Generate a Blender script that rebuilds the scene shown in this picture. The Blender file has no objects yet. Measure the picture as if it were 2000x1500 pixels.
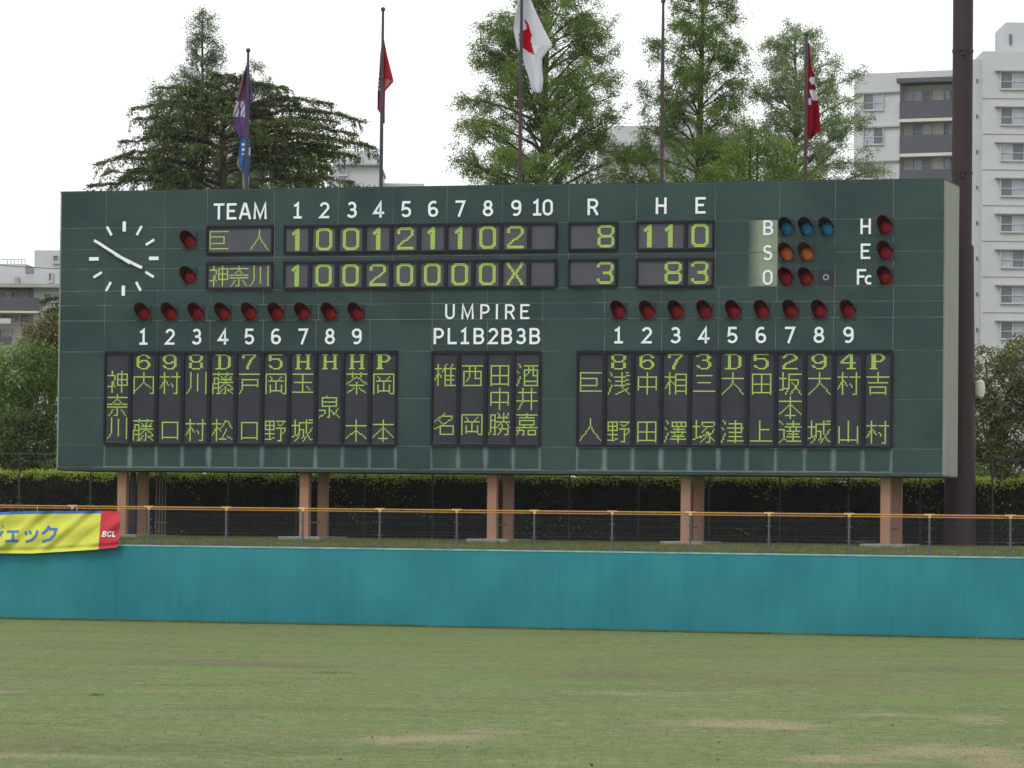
import bpy, math, random
import numpy as np
from mathutils import Matrix, Vector

# ------------------------------------------------------------------ camera, light, exposure
SC = bpy.context.scene
F = 7300.0            # focal length in photo pixels (photo 2000 x 1500)
ROLL = 0.0110
HOR = 1010.5
CAMZ = 3.6
PITCH = math.atan((HOR - 750) / F)
cam_d = bpy.data.cameras.new("camera")
cam = bpy.data.objects.new("camera", cam_d)
SC.collection.objects.link(cam)
cam_d.sensor_width = 36.0
cam_d.lens = 36.0 * F / 2000.0
cam_d.clip_start = 0.5
cam_d.clip_end = 6000
cam.matrix_world = Matrix.Translation((0, 0, CAMZ)) @ Matrix.Rotation(math.pi / 2 + PITCH, 4, 'X') @ Matrix.Rotation(ROLL, 4, 'Z')
SC.camera = cam

SUN_EL, SUN_AZ = math.radians(52), math.radians(215)   # azimuth clockwise from +Y
w = bpy.data.worlds.new("World")
SC.world = w
w.use_nodes = True
wn = w.node_tree
wn.nodes.clear()
sky = wn.nodes.new("ShaderNodeTexSky")
sky.sky_type = 'NISHITA'
sky.sun_disc = False
sky.sun_elevation = SUN_EL
sky.sun_rotation = SUN_AZ
sky.air_density = 1.0
sky.dust_density = 4.0
sky.ozone_density = 1.0
hs = wn.nodes.new("ShaderNodeHueSaturation")      # an overcast deck: nearly colourless sky
hs.inputs['Saturation'].default_value = 0.12
mx = wn.nodes.new("ShaderNodeMix")
mx.data_type = 'RGBA'
mx.inputs[0].default_value = 0.72
mx.inputs[7].default_value = (13.2, 13.5, 13.7, 1)
bg = wn.nodes.new("ShaderNodeBackground")
bg.inputs['Strength'].default_value = 0.11
wo = wn.nodes.new("ShaderNodeOutputWorld")
wn.links.new(sky.outputs[0], hs.inputs['Color'])
wn.links.new(hs.outputs[0], mx.inputs[6])
wn.links.new(mx.outputs[2], bg.inputs[0])
wn.links.new(bg.outputs[0], wo.inputs[0])

sl = bpy.data.lights.new("sun", 'SUN')
sl.energy = 1.1
sl.angle = math.radians(18)
sl.color = (1.0, 0.97, 0.92)
so = bpy.data.objects.new("sun", sl)
SC.collection.objects.link(so)
sd = Vector((math.sin(SUN_AZ) * math.cos(SUN_EL), math.cos(SUN_AZ) * math.cos(SUN_EL), math.sin(SUN_EL)))
so.rotation_euler = sd.to_track_quat('Z', 'Y').to_euler()
SC.view_settings.view_transform = 'Standard'
SC.view_settings.look = 'None'
SC.view_settings.exposure = 0.0
SC.view_settings.gamma = 1.0
SC.view_settings.use_curve_mapping = False
SC.cycles.max_bounces = 6
SC.cycles.diffuse_bounces = 3

rnd = random.Random(7)
rng = np.random.default_rng(11)

# ------------------------------------------------------------------ helpers
def ray(px, py):
    x = px - 1000.0
    y = -(py - 750.0)
    c, s = math.cos(ROLL), math.sin(ROLL)
    x, y = c * x - s * y, s * x + c * y
    cp, sp = math.cos(PITCH), math.sin(PITCH)
    return Vector((x, F * cp - y * sp, F * sp + y * cp))

def at(px, py, Y):
    "world point seen at a photo pixel, at depth Y"
    r = ray(px, py)
    return Vector((0, 0, CAMZ)) + r * (Y / r.y)

def srgb(r, g, b):
    f = lambda c: (c / 255 / 12.92) if c <= 10.3 else ((c / 255 + 0.055) / 1.055) ** 2.4
    return (f(r), f(g), f(b))

MATS = {}
def mat(name, col, rough=0.7, var=0.12, scale=3.0, stretch=(1, 1, 1), spec=0.3, bump=0.0, bscale=20.0, metal=0.0, col2=None, lo=0.35, hi=0.65):
    if name in MATS:
        return MATS[name]
    m = bpy.data.materials.new(name)
    m.use_nodes = True
    nt = m.node_tree
    b = nt.nodes["Principled BSDF"]
    b.inputs['Roughness'].default_value = rough
    b.inputs['Specular IOR Level'].default_value = spec
    b.inputs['Metallic'].default_value = metal
    g = nt.nodes.new("ShaderNodeNewGeometry")
    mp = nt.nodes.new("ShaderNodeMapping")
    mp.inputs['Scale'].default_value = stretch
    nt.links.new(g.outputs['Position'], mp.inputs[0])
    n = nt.nodes.new("ShaderNodeTexNoise")
    n.inputs['Scale'].default_value = scale
    n.inputs['Detail'].default_value = 6
    n.inputs['Roughness'].default_value = 0.6
    nt.links.new(mp.outputs[0], n.inputs['Vector'])
    r = nt.nodes.new("ShaderNodeValToRGB")
    a = tuple(max(0, c * (1 - var)) for c in col)
    z = col2 if col2 else tuple(min(1, c * (1 + var)) for c in col)
    r.color_ramp.elements[0].position = lo
    r.color_ramp.elements[0].color = (*a, 1)
    r.color_ramp.elements[1].position = hi
    r.color_ramp.elements[1].color = (*z, 1)
    nt.links.new(n.outputs[0], r.inputs[0])
    nt.links.new(r.outputs[0], b.inputs['Base Color'])
    if bump:
        n2 = nt.nodes.new("ShaderNodeTexNoise")
        n2.inputs['Scale'].default_value = bscale
        n2.inputs['Detail'].default_value = 4
        nt.links.new(g.outputs['Position'], n2.inputs['Vector'])
        bp_ = nt.nodes.new("ShaderNodeBump")
        bp_.inputs['Strength'].default_value = bump
        bp_.inputs['Distance'].default_value = 0.02
        nt.links.new(n2.outputs[0], bp_.inputs['Height'])
        nt.links.new(bp_.outputs[0], b.inputs['Normal'])
    MATS[name] = m
    return m

def leafmat(name, cols, trans=0.3, big=0.6):
    "foliage: hue varies leaf by leaf and clump by clump"
    m = bpy.data.materials.new(name)
    m.use_nodes = True
    nt = m.node_tree
    nt.nodes.clear()
    g = nt.nodes.new("ShaderNodeNewGeometry")
    n = nt.nodes.new("ShaderNodeTexNoise")
    n.inputs['Scale'].default_value = big
    n.inputs['Detail'].default_value = 3
    nt.links.new(g.outputs['Position'], n.inputs['Vector'])
    ad = nt.nodes.new("ShaderNodeMath"); ad.operation = 'MULTIPLY_ADD'
    nt.links.new(g.outputs['Random Per Island'], ad.inputs[0])
    ad.inputs[1].default_value = 0.55
    nt.links.new(n.outputs[0], ad.inputs[2])
    sb = nt.nodes.new("ShaderNodeMath"); sb.operation = 'SUBTRACT'
    nt.links.new(ad.outputs[0], sb.inputs[0]); sb.inputs[1].default_value = 0.28
    r = nt.nodes.new("ShaderNodeValToRGB")
    el = r.color_ramp.elements
    for i, c in enumerate(cols):
        p = 0.15 + 0.7 * i / max(1, len(cols) - 1)
        e = el[i] if i < 2 else el.new(p)
        e.position = p
        e.color = (*c, 1)
    nt.links.new(sb.outputs[0], r.inputs[0])
    d = nt.nodes.new("ShaderNodeBsdfDiffuse")
    t = nt.nodes.new("ShaderNodeBsdfTranslucent")
    mi = nt.nodes.new("ShaderNodeMixShader")
    mi.inputs[0].default_value = trans
    nt.links.new(r.outputs[0], d.inputs[0])
    nt.links.new(r.outputs[0], t.inputs[0])
    nt.links.new(d.outputs[0], mi.inputs[1])
    nt.links.new(t.outputs[0], mi.inputs[2])
    o = nt.nodes.new("ShaderNodeOutputMaterial")
    nt.links.new(mi.outputs[0], o.inputs[0])
    return m

def tag(o, label=None, cat=None, group=None, kind=None):
    if label: o['label'] = label
    if cat: o['category'] = cat
    if group: o['group'] = group
    if kind: o['kind'] = kind
    return o

def empty(name, loc, label, cat, group=None, rz=0.0):
    o = bpy.data.objects.new(name, None)
    o.location = loc
    o.rotation_euler = (0, 0, rz)
    o.empty_display_size = 0.3
    SC.collection.objects.link(o)
    return tag(o, label, cat, group)

class MB:
    "collects simple shapes and links them as ONE mesh object"
    def __init__(s): s.v = []; s.f = []
    def quad(s, a, b, c, d):
        i = len(s.v); s.v += [tuple(a), tuple(b), tuple(c), tuple(d)]; s.f.append((i, i+1, i+2, i+3)); return s
    def poly(s, pts):
        i = len(s.v); s.v += [tuple(p) for p in pts]; s.f.append(tuple(range(i, i+len(pts)))); return s
    def box(s, x0, x1, y0, y1, z0, z1):
        i = len(s.v)
        s.v += [(x0,y0,z0),(x1,y0,z0),(x1,y1,z0),(x0,y1,z0),(x0,y0,z1),(x1,y0,z1),(x1,y1,z1),(x0,y1,z1)]
        s.f += [(i,i+3,i+2,i+1),(i+4,i+5,i+6,i+7),(i,i+1,i+5,i+4),(i+1,i+2,i+6,i+5),(i+2,i+3,i+7,i+6),(i+3,i,i+4,i+7)]
        return s
    def tube(s, pts, rad, n=8, cap=True):
        pts = [Vector(p) for p in pts]
        if not hasattr(rad, '__len__'): rad = [rad] * len(pts)
        base = len(s.v)
        for k, p in enumerate(pts):
            d = (pts[min(k+1, len(pts)-1)] - pts[max(k-1, 0)])
            d = d.normalized() if d.length > 1e-9 else Vector((0, 0, 1))
            up = Vector((0, 0, 1)) if abs(d.z) < 0.9 else Vector((1, 0, 0))
            a = d.cross(up).normalized(); b = d.cross(a)
            for j in range(n):
                t = 2 * math.pi * j / n
                s.v.append(tuple(p + (a * math.cos(t) + b * math.sin(t)) * rad[k]))
        for k in range(len(pts) - 1):
            for j in range(n):
                a0 = base + k*n + j; a1 = base + k*n + (j+1) % n
                s.f.append((a0, a1, a1 + n, a0 + n))
        if cap:
            s.f.append(tuple(base + j for j in range(n))[::-1])
            s.f.append(tuple(base + (len(pts)-1)*n + j for j in range(n)))
        return s
    def ball(s, c, r, n=12, m=7, sz=1.0):
        base = len(s.v)
        for i in range(m + 1):
            ph = math.pi * i / m
            for j in range(n):
                t = 2*math.pi*j/n
                s.v.append((c[0] + r*math.sin(ph)*math.cos(t), c[1] + r*math.sin(ph)*math.sin(t), c[2] + r*sz*math.cos(ph)))
        for i in range(m):
            for j in range(n):
                a = base+i*n+j; b = base+i*n+(j+1) % n
                s.f.append((a, a+n, b+n, b))
        return s
    def mesh(s, name, m, smooth=False):
        me = bpy.data.meshes.new(name)
        me.from_pydata(s.v, [], s.f)
        me.update()
        if m: me.materials.append(m)
        if smooth:
            me.polygons.foreach_set('use_smooth', [True] * len(me.polygons))
        return me
    def build(s, name, m, parent=None, loc=None, smooth=False):
        return obj(name, s.mesh(name, m, smooth), parent, loc)

def obj(name, me, parent=None, loc=None):
    o = bpy.data.objects.new(name, me)
    SC.collection.objects.link(o)
    if parent is not None: o.parent = parent
    if loc is not None: o.location = loc
    return o

def quads_mesh(name, V, m):
    "V: (n,4,3) array of quads"
    n = len(V)
    me = bpy.data.meshes.new(name)
    me.vertices.add(n * 4)
    me.vertices.foreach_set('co', V.reshape(-1).astype(np.float32))
    me.loops.add(n * 4)
    me.loops.foreach_set('vertex_index', np.arange(n * 4, dtype=np.int32))
    me.polygons.add(n)
    me.polygons.foreach_set('loop_start', np.arange(0, n * 4, 4, dtype=np.int32))
    me.polygons.foreach_set('loop_total', np.full(n, 4, dtype=np.int32))
    me.update(calc_edges=True)
    me.validate()
    me.materials.append(m)
    return me

def leaf_quads(C, L, W, D=None, flat=0.0):
    "leaf-shaped quads centred at C (n,3); D optional long axis"
    n = len(C)
    if D is None:
        D = rng.normal(size=(n, 3))
    D = D + 1e-6
    D = D / np.linalg.norm(D, axis=1, keepdims=True)
    R = rng.normal(size=(n, 3))
    if flat > 0:
        R[:, 2] *= (1 - flat)
    S = np.cross(D, R)
    S /= (np.linalg.norm(S, axis=1, keepdims=True) + 1e-9)
    L = (L * rng.uniform(0.6, 1.3, n))[:, None] * 0.5
    W = (W * rng.uniform(0.7, 1.3, n))[:, None] * 0.5
    V = np.empty((n, 4, 3))
    V[:, 0] = C - D * L
    V[:, 1] = C + S * W - D * L * 0.1
    V[:, 2] = C + D * L
    V[:, 3] = C - S * W - D * L * 0.1
    return V

# stroke lettering ----------------------------------------------------
def arc(cx, cy, rx, ry, a0, a1, n=10):
    return [(cx + rx*math.cos(math.radians(a0+(a1-a0)*i/n)), cy + ry*math.sin(math.radians(a0+(a1-a0)*i/n))) for i in range(n+1)]

def ribbon(pts, t, closed=False):
    "flat ribbon of width t along pts -> left and right offset points, mitred"
    P = [Vector(p) for p in pts]
    P = [p for i, p in enumerate(P) if i == 0 or (p - P[i-1]).length > 1e-5]
    n = len(P)
    Lp, Rp = [], []
    for i in range(n):
        if closed:
            a, b = P[(i-1) % n], P[(i+1) % n]
            d0 = (P[i]-a).normalized(); d1 = (b-P[i]).normalized()
        else:
            d0 = (P[i]-P[i-1]).normalized() if i > 0 else (P[1]-P[0]).normalized()
            d1 = (P[i+1]-P[i]).normalized() if i < n-1 else d0
        nn = Vector((-d0.y-d1.y, d0.x+d1.x))
        if nn.length < 1e-4: nn = Vector((-d0.y, d0.x))
        nn.normalize()
        k = max(0.45, nn.dot(Vector((-d0.y, d0.x))))
        off = nn * (t * 0.5 / k)
        Lp.append(P[i]+off); Rp.append(P[i]-off)
    return Lp, Rp

def solid_ribbon(mb, pts, t, fn, d0, d1, closed=False):
    "extruded stroke; fn(x, y, depth) -> 3D; d0 front, d1 back"
    L, R = ribbon(pts, t, closed)
    n = len(L)
    rg = range(n) if closed else range(n-1)
    for i in rg:
        j = (i+1) % n
        a, b, c, d = L[i], L[j], R[j], R[i]
        mb.quad(fn(d.x, d.y, d0), fn(c.x, c.y, d0), fn(b.x, b.y, d0), fn(a.x, a.y, d0))
        mb.quad(fn(a.x, a.y, d0), fn(b.x, b.y, d0), fn(b.x, b.y, d1), fn(a.x, a.y, d1))
        mb.quad(fn(c.x, c.y, d0), fn(d.x, d.y, d0), fn(d.x, d.y, d1), fn(c.x, c.y, d1))
    if not closed:
        for k in (0, n-1):
            mb.quad(fn(L[k].x, L[k].y, d0), fn(R[k].x, R[k].y, d0), fn(R[k].x, R[k].y, d1), fn(L[k].x, L[k].y, d1))

A = arc
GL = {   # glyph -> (width, [ (points, closed) ])
 '0': (.62, [(A(.31,.68,.24,.25,0,180) + A(.31,.32,.24,.25,180,360), True)]),
 '1': (.55, [([(.06,.79),(.17,.82),(.29,.93),(.29,.07)], False), ([(.04,.07),(.54,.07)], False)]),
 '2': (.62, [(A(.31,.68,.23,.25,165,-20)+[(.07,.07),(.60,.07)], False)]),
 '3': (.62, [(A(.30,.71,.21,.22,150,-75), False), (A(.30,.30,.25,.23,75,-155), False), ([(.22,.51),(.38,.51)], False)]),
 '4': (.66, [([(.44,0),(.44,.93),(.06,.29),(.66,.29)], False)]),
 '5': (.60, [([(.55,.93),(.13,.93),(.09,.50)]+A(.29,.32,.25,.25,125,-150), False)]),
 '6': (.62, [(A(.31,.31,.24,.24,0,360)[:-1], True), (A(.33,.62,.26,.31,55,180)+[(.07,.31)], False)]),
 '7': (.60, [([(.0,.93),(.53,.93),(.20,.0)], False)]),
 '8': (.62, [(A(.31,.72,.20,.21,0,360)[:-1], True), (A(.31,.29,.25,.22,0,360)[:-1], True)]),
 '9': (.62, [(A(.31,.69,.24,.24,0,360)[:-1], True), (A(.29,.38,.26,.31,-125,0)+[(.55,.69)], False)]),
 'T': (.66, [([(0,.93),(.66,.93)], False), ([(.33,.93),(.33,0)], False)]),
 'E': (.60, [([(.60,.93),(.07,.93),(.07,.07),(.60,.07)], False), ([(.07,.52),(.50,.52)], False)]),
 'A': (.72, [([(.04,0),(.32,.95),(.40,.95),(.68,0)], False), ([(.16,.32),(.56,.32)], False)]),
 'M': (.82, [([(.07,0),(.10,.95),(.41,.10),(.72,.95),(.75,0)], False)]),
 'R': (.64, [([(.07,0),(.07,.93),(.34,.93)]+A(.34,.70,.22,.23,90,-90,8)+[(.07,.47)], False), ([(.34,.47),(.60,0)], False)]),
 'H': (.64, [([(.07,0),(.07,1)], False), ([(.57,0),(.57,1)], False), ([(.07,.50),(.57,.50)], False)]),
 'U': (.64, [([(.07,1),(.07,.30)]+A(.32,.30,.25,.24,180,360,8)+[(.57,1)], False)]),
 'P': (.60, [([(.07,0),(.07,.93),(.32,.93)]+A(.32,.68,.23,.25,90,-90,8)+[(.07,.43)], False)]),
 'I': (.14, [([(.07,0),(.07,1)], False)]),
 'L': (.55, [([(.07,1),(.07,.07),(.55,.07)], False)]),
 'B': (.64, [([(.07,.93),(.36,.93)]+A(.36,.72,.19,.21,90,-90,8)+[(.07,.51)], False),
             ([(.07,.51),(.36,.51)]+A(.36,.29,.22,.22,90,-90,8)+[(.07,.07)], False), ([(.07,0),(.07,1)], False)]),
 'S': (.60, [(A(.30,.72,.21,.21,30,270)+A(.30,.30,.23,.23,90,-150), False)]),
 'O': (.66, [(A(.33,.66,.25,.27,0,180)+A(.33,.34,.25,.27,180,360), True)]),
 'F': (.56, [([(.56,.93),(.07,.93),(.07,0)], False), ([(.07,.52),(.46,.52)], False)]),
 'c': (.50, [(A(.27,.31,.20,.25,50,310), False)]),
 'C': (.62, [(A(.33,.5,.25,.43,50,310), False)]),
}

# dot-matrix characters: strokes on a 16 x 16 grid, points as hex pairs xy (y downwards)
KJ = {
 'kami': '3033 03534a0b 383f 4a5b 72e2ea7a72 76e6 a0af',
 'na': '7072 02e2 7337 0727 73b7 c7e7 5797 09e9 797f5f 4b1f abdf',
 'kawa': '303b0f 818d e0ef',
 'uchi': '7077 030f 03e3efcf 771d 77cb',
 'fuji': '01e1 4042 a0a2 140b0f 1444 444f3f 1848 1b4b 6374 d3c4 65d5 57e7 9397 975b 97eb 9a9f8f 5f7c ecbd bcef',
 'mura': '0363 303f 360b 4669 83e3 c0cfaf 889a',
 'kuchi': '22d2de 222e 2ddd',
 'matsu': '0363 303f 360b 4668 9266 91b1e6 a77e 5eae bcee',
 'to': '01e1 252b0f 25d5da 29d9',
 'oka': '0f01e1efcf 3345 b395 26c6 767d 393e 3dbd b9be',
 'no': '0161 0107 6167 0464 0767 313d 0a6a 0e3e6d 81e1b4 93b4 86e6e8ca b6bf9f',
 'tama': '01e1 17d7 0eee 717e aacc',
 'shiro': '0444 202b 0c5a 52e2 525b2f 5787 878c7d a0a8cdee e68f c0e0',
 'izumi': '5050 21c1 2127 c1c7 24c4 27c7 777f6f 0a4a4c0f d9ad 79ef',
 'cha': '01e1 4043 a0a3 7308 73e8 29c9 777f 5b1e 9bde',
 'ki': '04e4 707f 770d 77ed',
 'moto': '03e3 707f 750c 75ec 4dad',
 'kyo': '01e1 010e 05b5ba0a 0eee',
 'hito': '7074580f 7499ef',
 'asa': '1022 0516 290f 4393e2 5696d5 4999e8 909aef db8e5f c0d0',
 'naka': '707f 131c d3dc 13d3 1ada',
 'ta': '11d1 111f d1df 18d8 1ede 717e',
 'ai': '0363 303f 360b 4668 71e1 717f e1ef 75e5 79e9 7ded',
 'sawa': '1022 0516 290f 51e1e45451 8184 b1b4 66d6 9498 48e8 697a c9ba 5bdb 4ded 9a9f',
 'san': '22c2 37b7 0ded',
 'tsuka': '0444 202c 0d5b 6163 61e1e3 74d4 a468 98bbbf9f a85c b95f e6ba aaee',
 'dai': '04e4 70774b0f 77aaef',
 'tsu': '1022 0516 290f 52d2d8 45e5 58d8 5bdb 4eee 909f',
 'ue': '606e 66c6 0eee',
 'saka': '0444 202b 0c5b 61e1 616a4f 65c5c87f 87ef',
 'tatsu': '0022 0636 363c0f 3c5eee 52d2 9094 44e4 7576 b5b6 57d7 69c9 5bdb 979d',
 'yama': '141f 1ddd d4df 707e',
 'kichi': '7077 03e3 17d7 2aca 2a2f cacf 2ece',
 'shii': '0343 202f 260b 3749 8055 737f 73e3 78d8 7bdb 7fef b3bf c0b3',
 'mei': '7006 62c2c4680b 3557 49d9df4f49',
 'nishi': '01e1 15d5df1f15 51583c 919ada',
 'katsu': '1141 111b0f 414f3f 1545 1a4a 6072 d0c2 a0a6 63d3 56e6 965a b6ea 7bdbdfbf 989b6f',
 'sake': '1022 0516 290f 51e1 54e4ef5f54 818668 b1b8d8 5cec',
 'well': '13d3 09e9 404a1f a0af',
 'ka': '01e1 7073 23c3 25c5c82825 5859 a8a9 0aea 0c5c5f4f 2b2c0f 8cdcdf8f8c',
}
def kanji_dots(k):
    S = set()
    for st in KJ[k].split():
        P = [(int(st[i], 16), int(st[i+1], 16)) for i in range(0, len(st), 2)]
        for (x0, y0), (x1, y1) in zip(P, P[1:]):
            n = max(abs(x1-x0), abs(y1-y0), 1)
            for i in range(n+1):
                S.add((int(x0+(x1-x0)*i/n+.5), int(y0+(y1-y0)*i/n+.5)))
    return S
SM = {   # 11 x 11 position digits
 '2': "..######../.##....##./##......##/........##/......###./....###.../..###...../.##......./##......../##......../##########",
 '3': "..######../##.....##./.......###/.......##./....####../.......##./........##/........##/##......##/.##....##./...#####..",
 '4': ".....###../....####../...##.##../..##..##../.##...##../##....##../##########/......##../......##../......##../....######",
 '5': "##########/##......../##......../########../##.....##./........##/........##/........##/##......##/.##....##./...#####..",
 '6': "...#####../.##....##./##......##/##......../##.#####../####...##./##......##/##......##/##......##/.##....##./...#####..",
 '7': "##########/##......##/##.....##./......##../.....##.../.....##.../....##..../....##..../...##...../...##...../...##.....",
 '8': "..######../##......##/##......##/##......##/.##....##./..######../##......##/##......##/##......##/##......##/..######..",
 '9': "...#####../.##....##./##......##/##......##/##......##/.##...####/..#####.##/........##/##......##/.##....##./...#####..",
 'D': "########../..##....##/..##.....##/..##.....##/..##.....##/..##.....##/..##.....##/..##.....##/..##.....##/..##....##/########..",
 'H': "####...####/.##.....##./.##.....##./.##.....##./.##.....##./.#########./.##.....##./.##.....##./.##.....##./.##.....##./####...####",
 'P': "########../.###...##./.###....##/.###....##/.###...##./.#######../.###....../.###....../.###....../.###....../#####.....",
}
BG = {   # 11 x 16 score digits
 '0': "..#######../.#########./###.....###/##.......##/##.......##/##.......##/##.......##/##.......##/##.......##/##.......##/##.......##/##.......##/##.......##/###.....###/.#########./..#######..",
 '1': ".....##..../....###..../...####..../..#####..../..##.##..../" + "/".join([".....###..."[1:]+"."]*11),
 '2': "..#######../.#########./##.......##/##.......##/##.......##/.........##/........##./.......##../......##.../....###..../...##....../..##......./.##......../##........./###########/###########",
 '3': "..#######../.#########./##.......##/##.......##/.........##/.........##/........##./....######./....######./........##./.........##/.........##/##.......##/##.......##/.#########./..#######..",
 '8': "..#######../.#########./##.......##/##.......##/##.......##/##.......##/.##.....##./..#######../.#########./##.......##/##.......##/##.......##/##.......##/##.......##/.#########./..#######..",
 'X': "##.......##/##.......##/.##.....##./.##.....##./..##...##../...##.##.../...##.##.../....###..../....###..../...##.##.../...##.##.../..##...##../.##.....##./.##.....##./##.......##/##.......##",
}
def bitmap(s):
    return {(x, y) for y, r in enumerate(s.split('/')) for x, ch in enumerate(r) if ch == '#'}

# ------------------------------------------------------------------ ground and sky-side setting
TZ = 2.70                                           # terrace level behind the outfield wall
def wallY(x):
    return 121.1 - 0.315 * x - 0.0022 * x * x

grass_cols = [srgb(96,104,66), srgb(113,124,80), srgb(122,132,90), srgb(140,136,104), srgb(158,142,116)]
def grass_material(name, horiz=1.0):
    m_ = bpy.data.materials.new(name); m_.use_nodes = True
    nt = m_.node_tree; b = nt.nodes["Principled BSDF"]
    b.inputs['Roughness'].default_value = 0.95; b.inputs['Specular IOR Level'].default_value = 0.1
    g = nt.nodes.new("ShaderNodeNewGeometry")
    def noise(scale, st, detail=5, rough=0.6, off=0):
        mp = nt.nodes.new("ShaderNodeMapping"); mp.inputs['Scale'].default_value = st
        mp.inputs['Location'].default_value = (off, off*2, 0)
        n = nt.nodes.new("ShaderNodeTexNoise"); n.inputs['Scale'].default_value = scale
        n.inputs['Detail'].default_value = detail; n.inputs['Roughness'].default_value = rough
        nt.links.new(g.outputs['Position'], mp.inputs[0]); nt.links.new(mp.outputs[0], n.inputs['Vector'])
        return n
    def ramp(src, stops):
        r = nt.nodes.new("ShaderNodeValToRGB"); el = r.color_ramp.elements
        for i, (p, c) in enumerate(stops):
            e = el[i] if i < 2 else el.new(p)
            e.position = p; e.color = (*c, 1)
        nt.links.new(src, r.inputs[0]); return r
    def mix(f, a, b_):
        x = nt.nodes.new("ShaderNodeMix"); x.data_type = 'RGBA'
        nt.links.new(f, x.inputs[0])
        nt.links.new(a, x.inputs[6]); nt.links.new(b_, x.inputs[7]); return x.outputs[2]
    S = GRASS_S
    c = lambda *k: tuple(v * S for v in srgb(*k))
    def attr(nm):
        a = nt.nodes.new("ShaderNodeAttribute"); a.attribute_name = nm; return a.outputs['Fac']
    def math_(op, a, b_):
        x = nt.nodes.new("ShaderNodeMath"); x.operation = op
        for k, v in ((0, a), (1, b_)):
            if isinstance(v, (int, float)): x.inputs[k].default_value = v
            else: nt.links.new(v, x.inputs[k])
        return x.outputs[0]
    def rgb(*k):
        x = nt.nodes.new("ShaderNodeRGB"); x.outputs[0].default_value = (*c(*k), 1); return x.outputs[0]
    def mask(at_, n, gain, w0, w1):
        "patch attribute broken up by noise"
        s_ = math_('ADD', math_('MULTIPLY', at_, gain), n)
        r = ramp(s_, [(w0, (0, 0, 0)), (w1, (1, 1, 1))]); return r.outputs[0]
    n1 = noise(0.34, (0.38, 1.0, 1), 8, 0.68)                    # broad tone, drawn out across the field by mowing
    r1 = ramp(n1.outputs[0], [(0.36, c(96,108,66)), (0.45, c(112,128,76)), (0.53, c(122,144,84)), (0.61, c(122,116,86)), (0.70, c(146,150,112))])
    n2 = noise(3.2, (1.0, 0.7, 1), 8, 0.78, 13)            # mottling
    r2 = ramp(n2.outputs[0], [(0.37, c(86,100,60)), (0.5, c(118,129,86)), (0.63, c(160,158,126))])
    fa = nt.nodes.new("ShaderNodeValue"); fa.outputs[0].default_value = 0.50
    m = mix(fa.outputs[0], r1.outputs[0], r2.outputs[0])
    nb = noise(1.5, (0.8, 0.8, 1), 8, 0.78, 5.3)
    nf = noise(0.7, (0.6, 0.9, 1), 8, 0.75, 31)
    m = mix(math_('MULTIPLY', mask(attr('lush'), nf.outputs[0], 0.34, 0.48, 0.72), 0.7), m, rgb(112,140,76))
    m = mix(math_('MULTIPLY', mask(attr('brown'), nf.outputs[0], 0.38, 0.50, 0.80), 0.6), m, rgb(114,106,86))
    m = mix(math_('MULTIPLY', mask(attr('worn'), nb.outputs[0], 0.36, 0.54, 0.80), 0.8), m, rgb(168,152,126))
    n6 = noise(16.0, (1, 0.5, 1), 5, 0.85, 3)
    r6 = ramp(n6.outputs[0], [(0.3, (0.76, 0.76, 0.76)), (0.7, (1.24, 1.24, 1.24))])
    ml = nt.nodes.new("ShaderNodeMix"); ml.data_type = 'RGBA'; ml.blend_type = 'MULTIPLY'; ml.inputs[0].default_value = 1
    nt.links.new(m, ml.inputs[6]); nt.links.new(r6.outputs[0], ml.inputs[7])
    nt.links.new(ml.outputs[2], b.inputs['Base Color'])
    bp_ = nt.nodes.new("ShaderNodeBump"); bp_.inputs['Strength'].default_value = 0.3; bp_.inputs['Distance'].default_value = 0.02
    nt.links.new(n6.outputs[0], bp_.inputs['Height']); nt.links.new(bp_.outputs[0], b.inputs['Normal'])
    return m_
GRASS_S = 0.68
M_turf = grass_material("turf")
GRASS_S = 0.62
M_turf2 = grass_material("terrace_turf")

# field: one sheet up to the wall foot, following its curve
xs = [-600, -200, -80, -50] + [x * 2.0 for x in range(-20, 21)] + [50, 80, 200, 600]
def wy(x):
    return wallY(max(-42, min(42, x))) + (0 if abs(x) <= 42 else -(abs(x) - 42) * 0.35)
fx = [-600, -300, -150, -80, -50, -36, -27] + [-21 + 0.5*i for i in range(85)] + [27, 36, 50, 80, 150, 300, 600]
fy = [-400, -100, 0, 30] + [45 + 0.45*i for i in range(101)]
def ground_xy(px, py):
    r = ray(px, py); t = -CAMZ / r.z
    return r.x*t, r.y*t
def patches(lst):
    out = []
    for px, py, sx, sy, st in lst:
        gx, gy = ground_xy(px, py); x1, _ = ground_xy(px+sx, py); _, y1 = ground_xy(px, py-sy); out.append((gx, gy, abs(x1-gx), abs(y1-gy), st))
    return out
WORN = patches([(760,1447,60,5,.8),(860,1441,110,7,1),(960,1430,60,5,.8),(1440,1413,150,8,1),(1530,1420,60,5,.8),(1600,1440,50,5,.5),(1720,1395,60,5,.6),
    (1900,1405,60,8,.7),(1860,1466,150,11,1),(1640,1482,120,9,.9),(1960,1492,60,12,1),(40,1476,100,6,.7),(240,1482,120,4,.5),(1250,1355,130,5,.5),(1480,1352,90,4,.5),(640,1480,60,4,.5),
    (330,1350,120,3,.35),(0,1352,50,3,.7),(1100,1490,130,6,.35),(1330,1385,100,4,.35),(760,1378,70,3,.3)])
BROWN = patches([(400,1293,190,6,1),(560,1301,90,4,1),(1210,1320,170,8,1),(1500,1332,130,8,.8),(1900,1310,170,9,.7),(1650,1320,110,7,.7),(140,1318,110,7,.5),(90,1446,150,12,.7),(1400,1280,150,5,.6),(700,1330,120,5,.4),(1800,1345,120,8,.5)])
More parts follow.
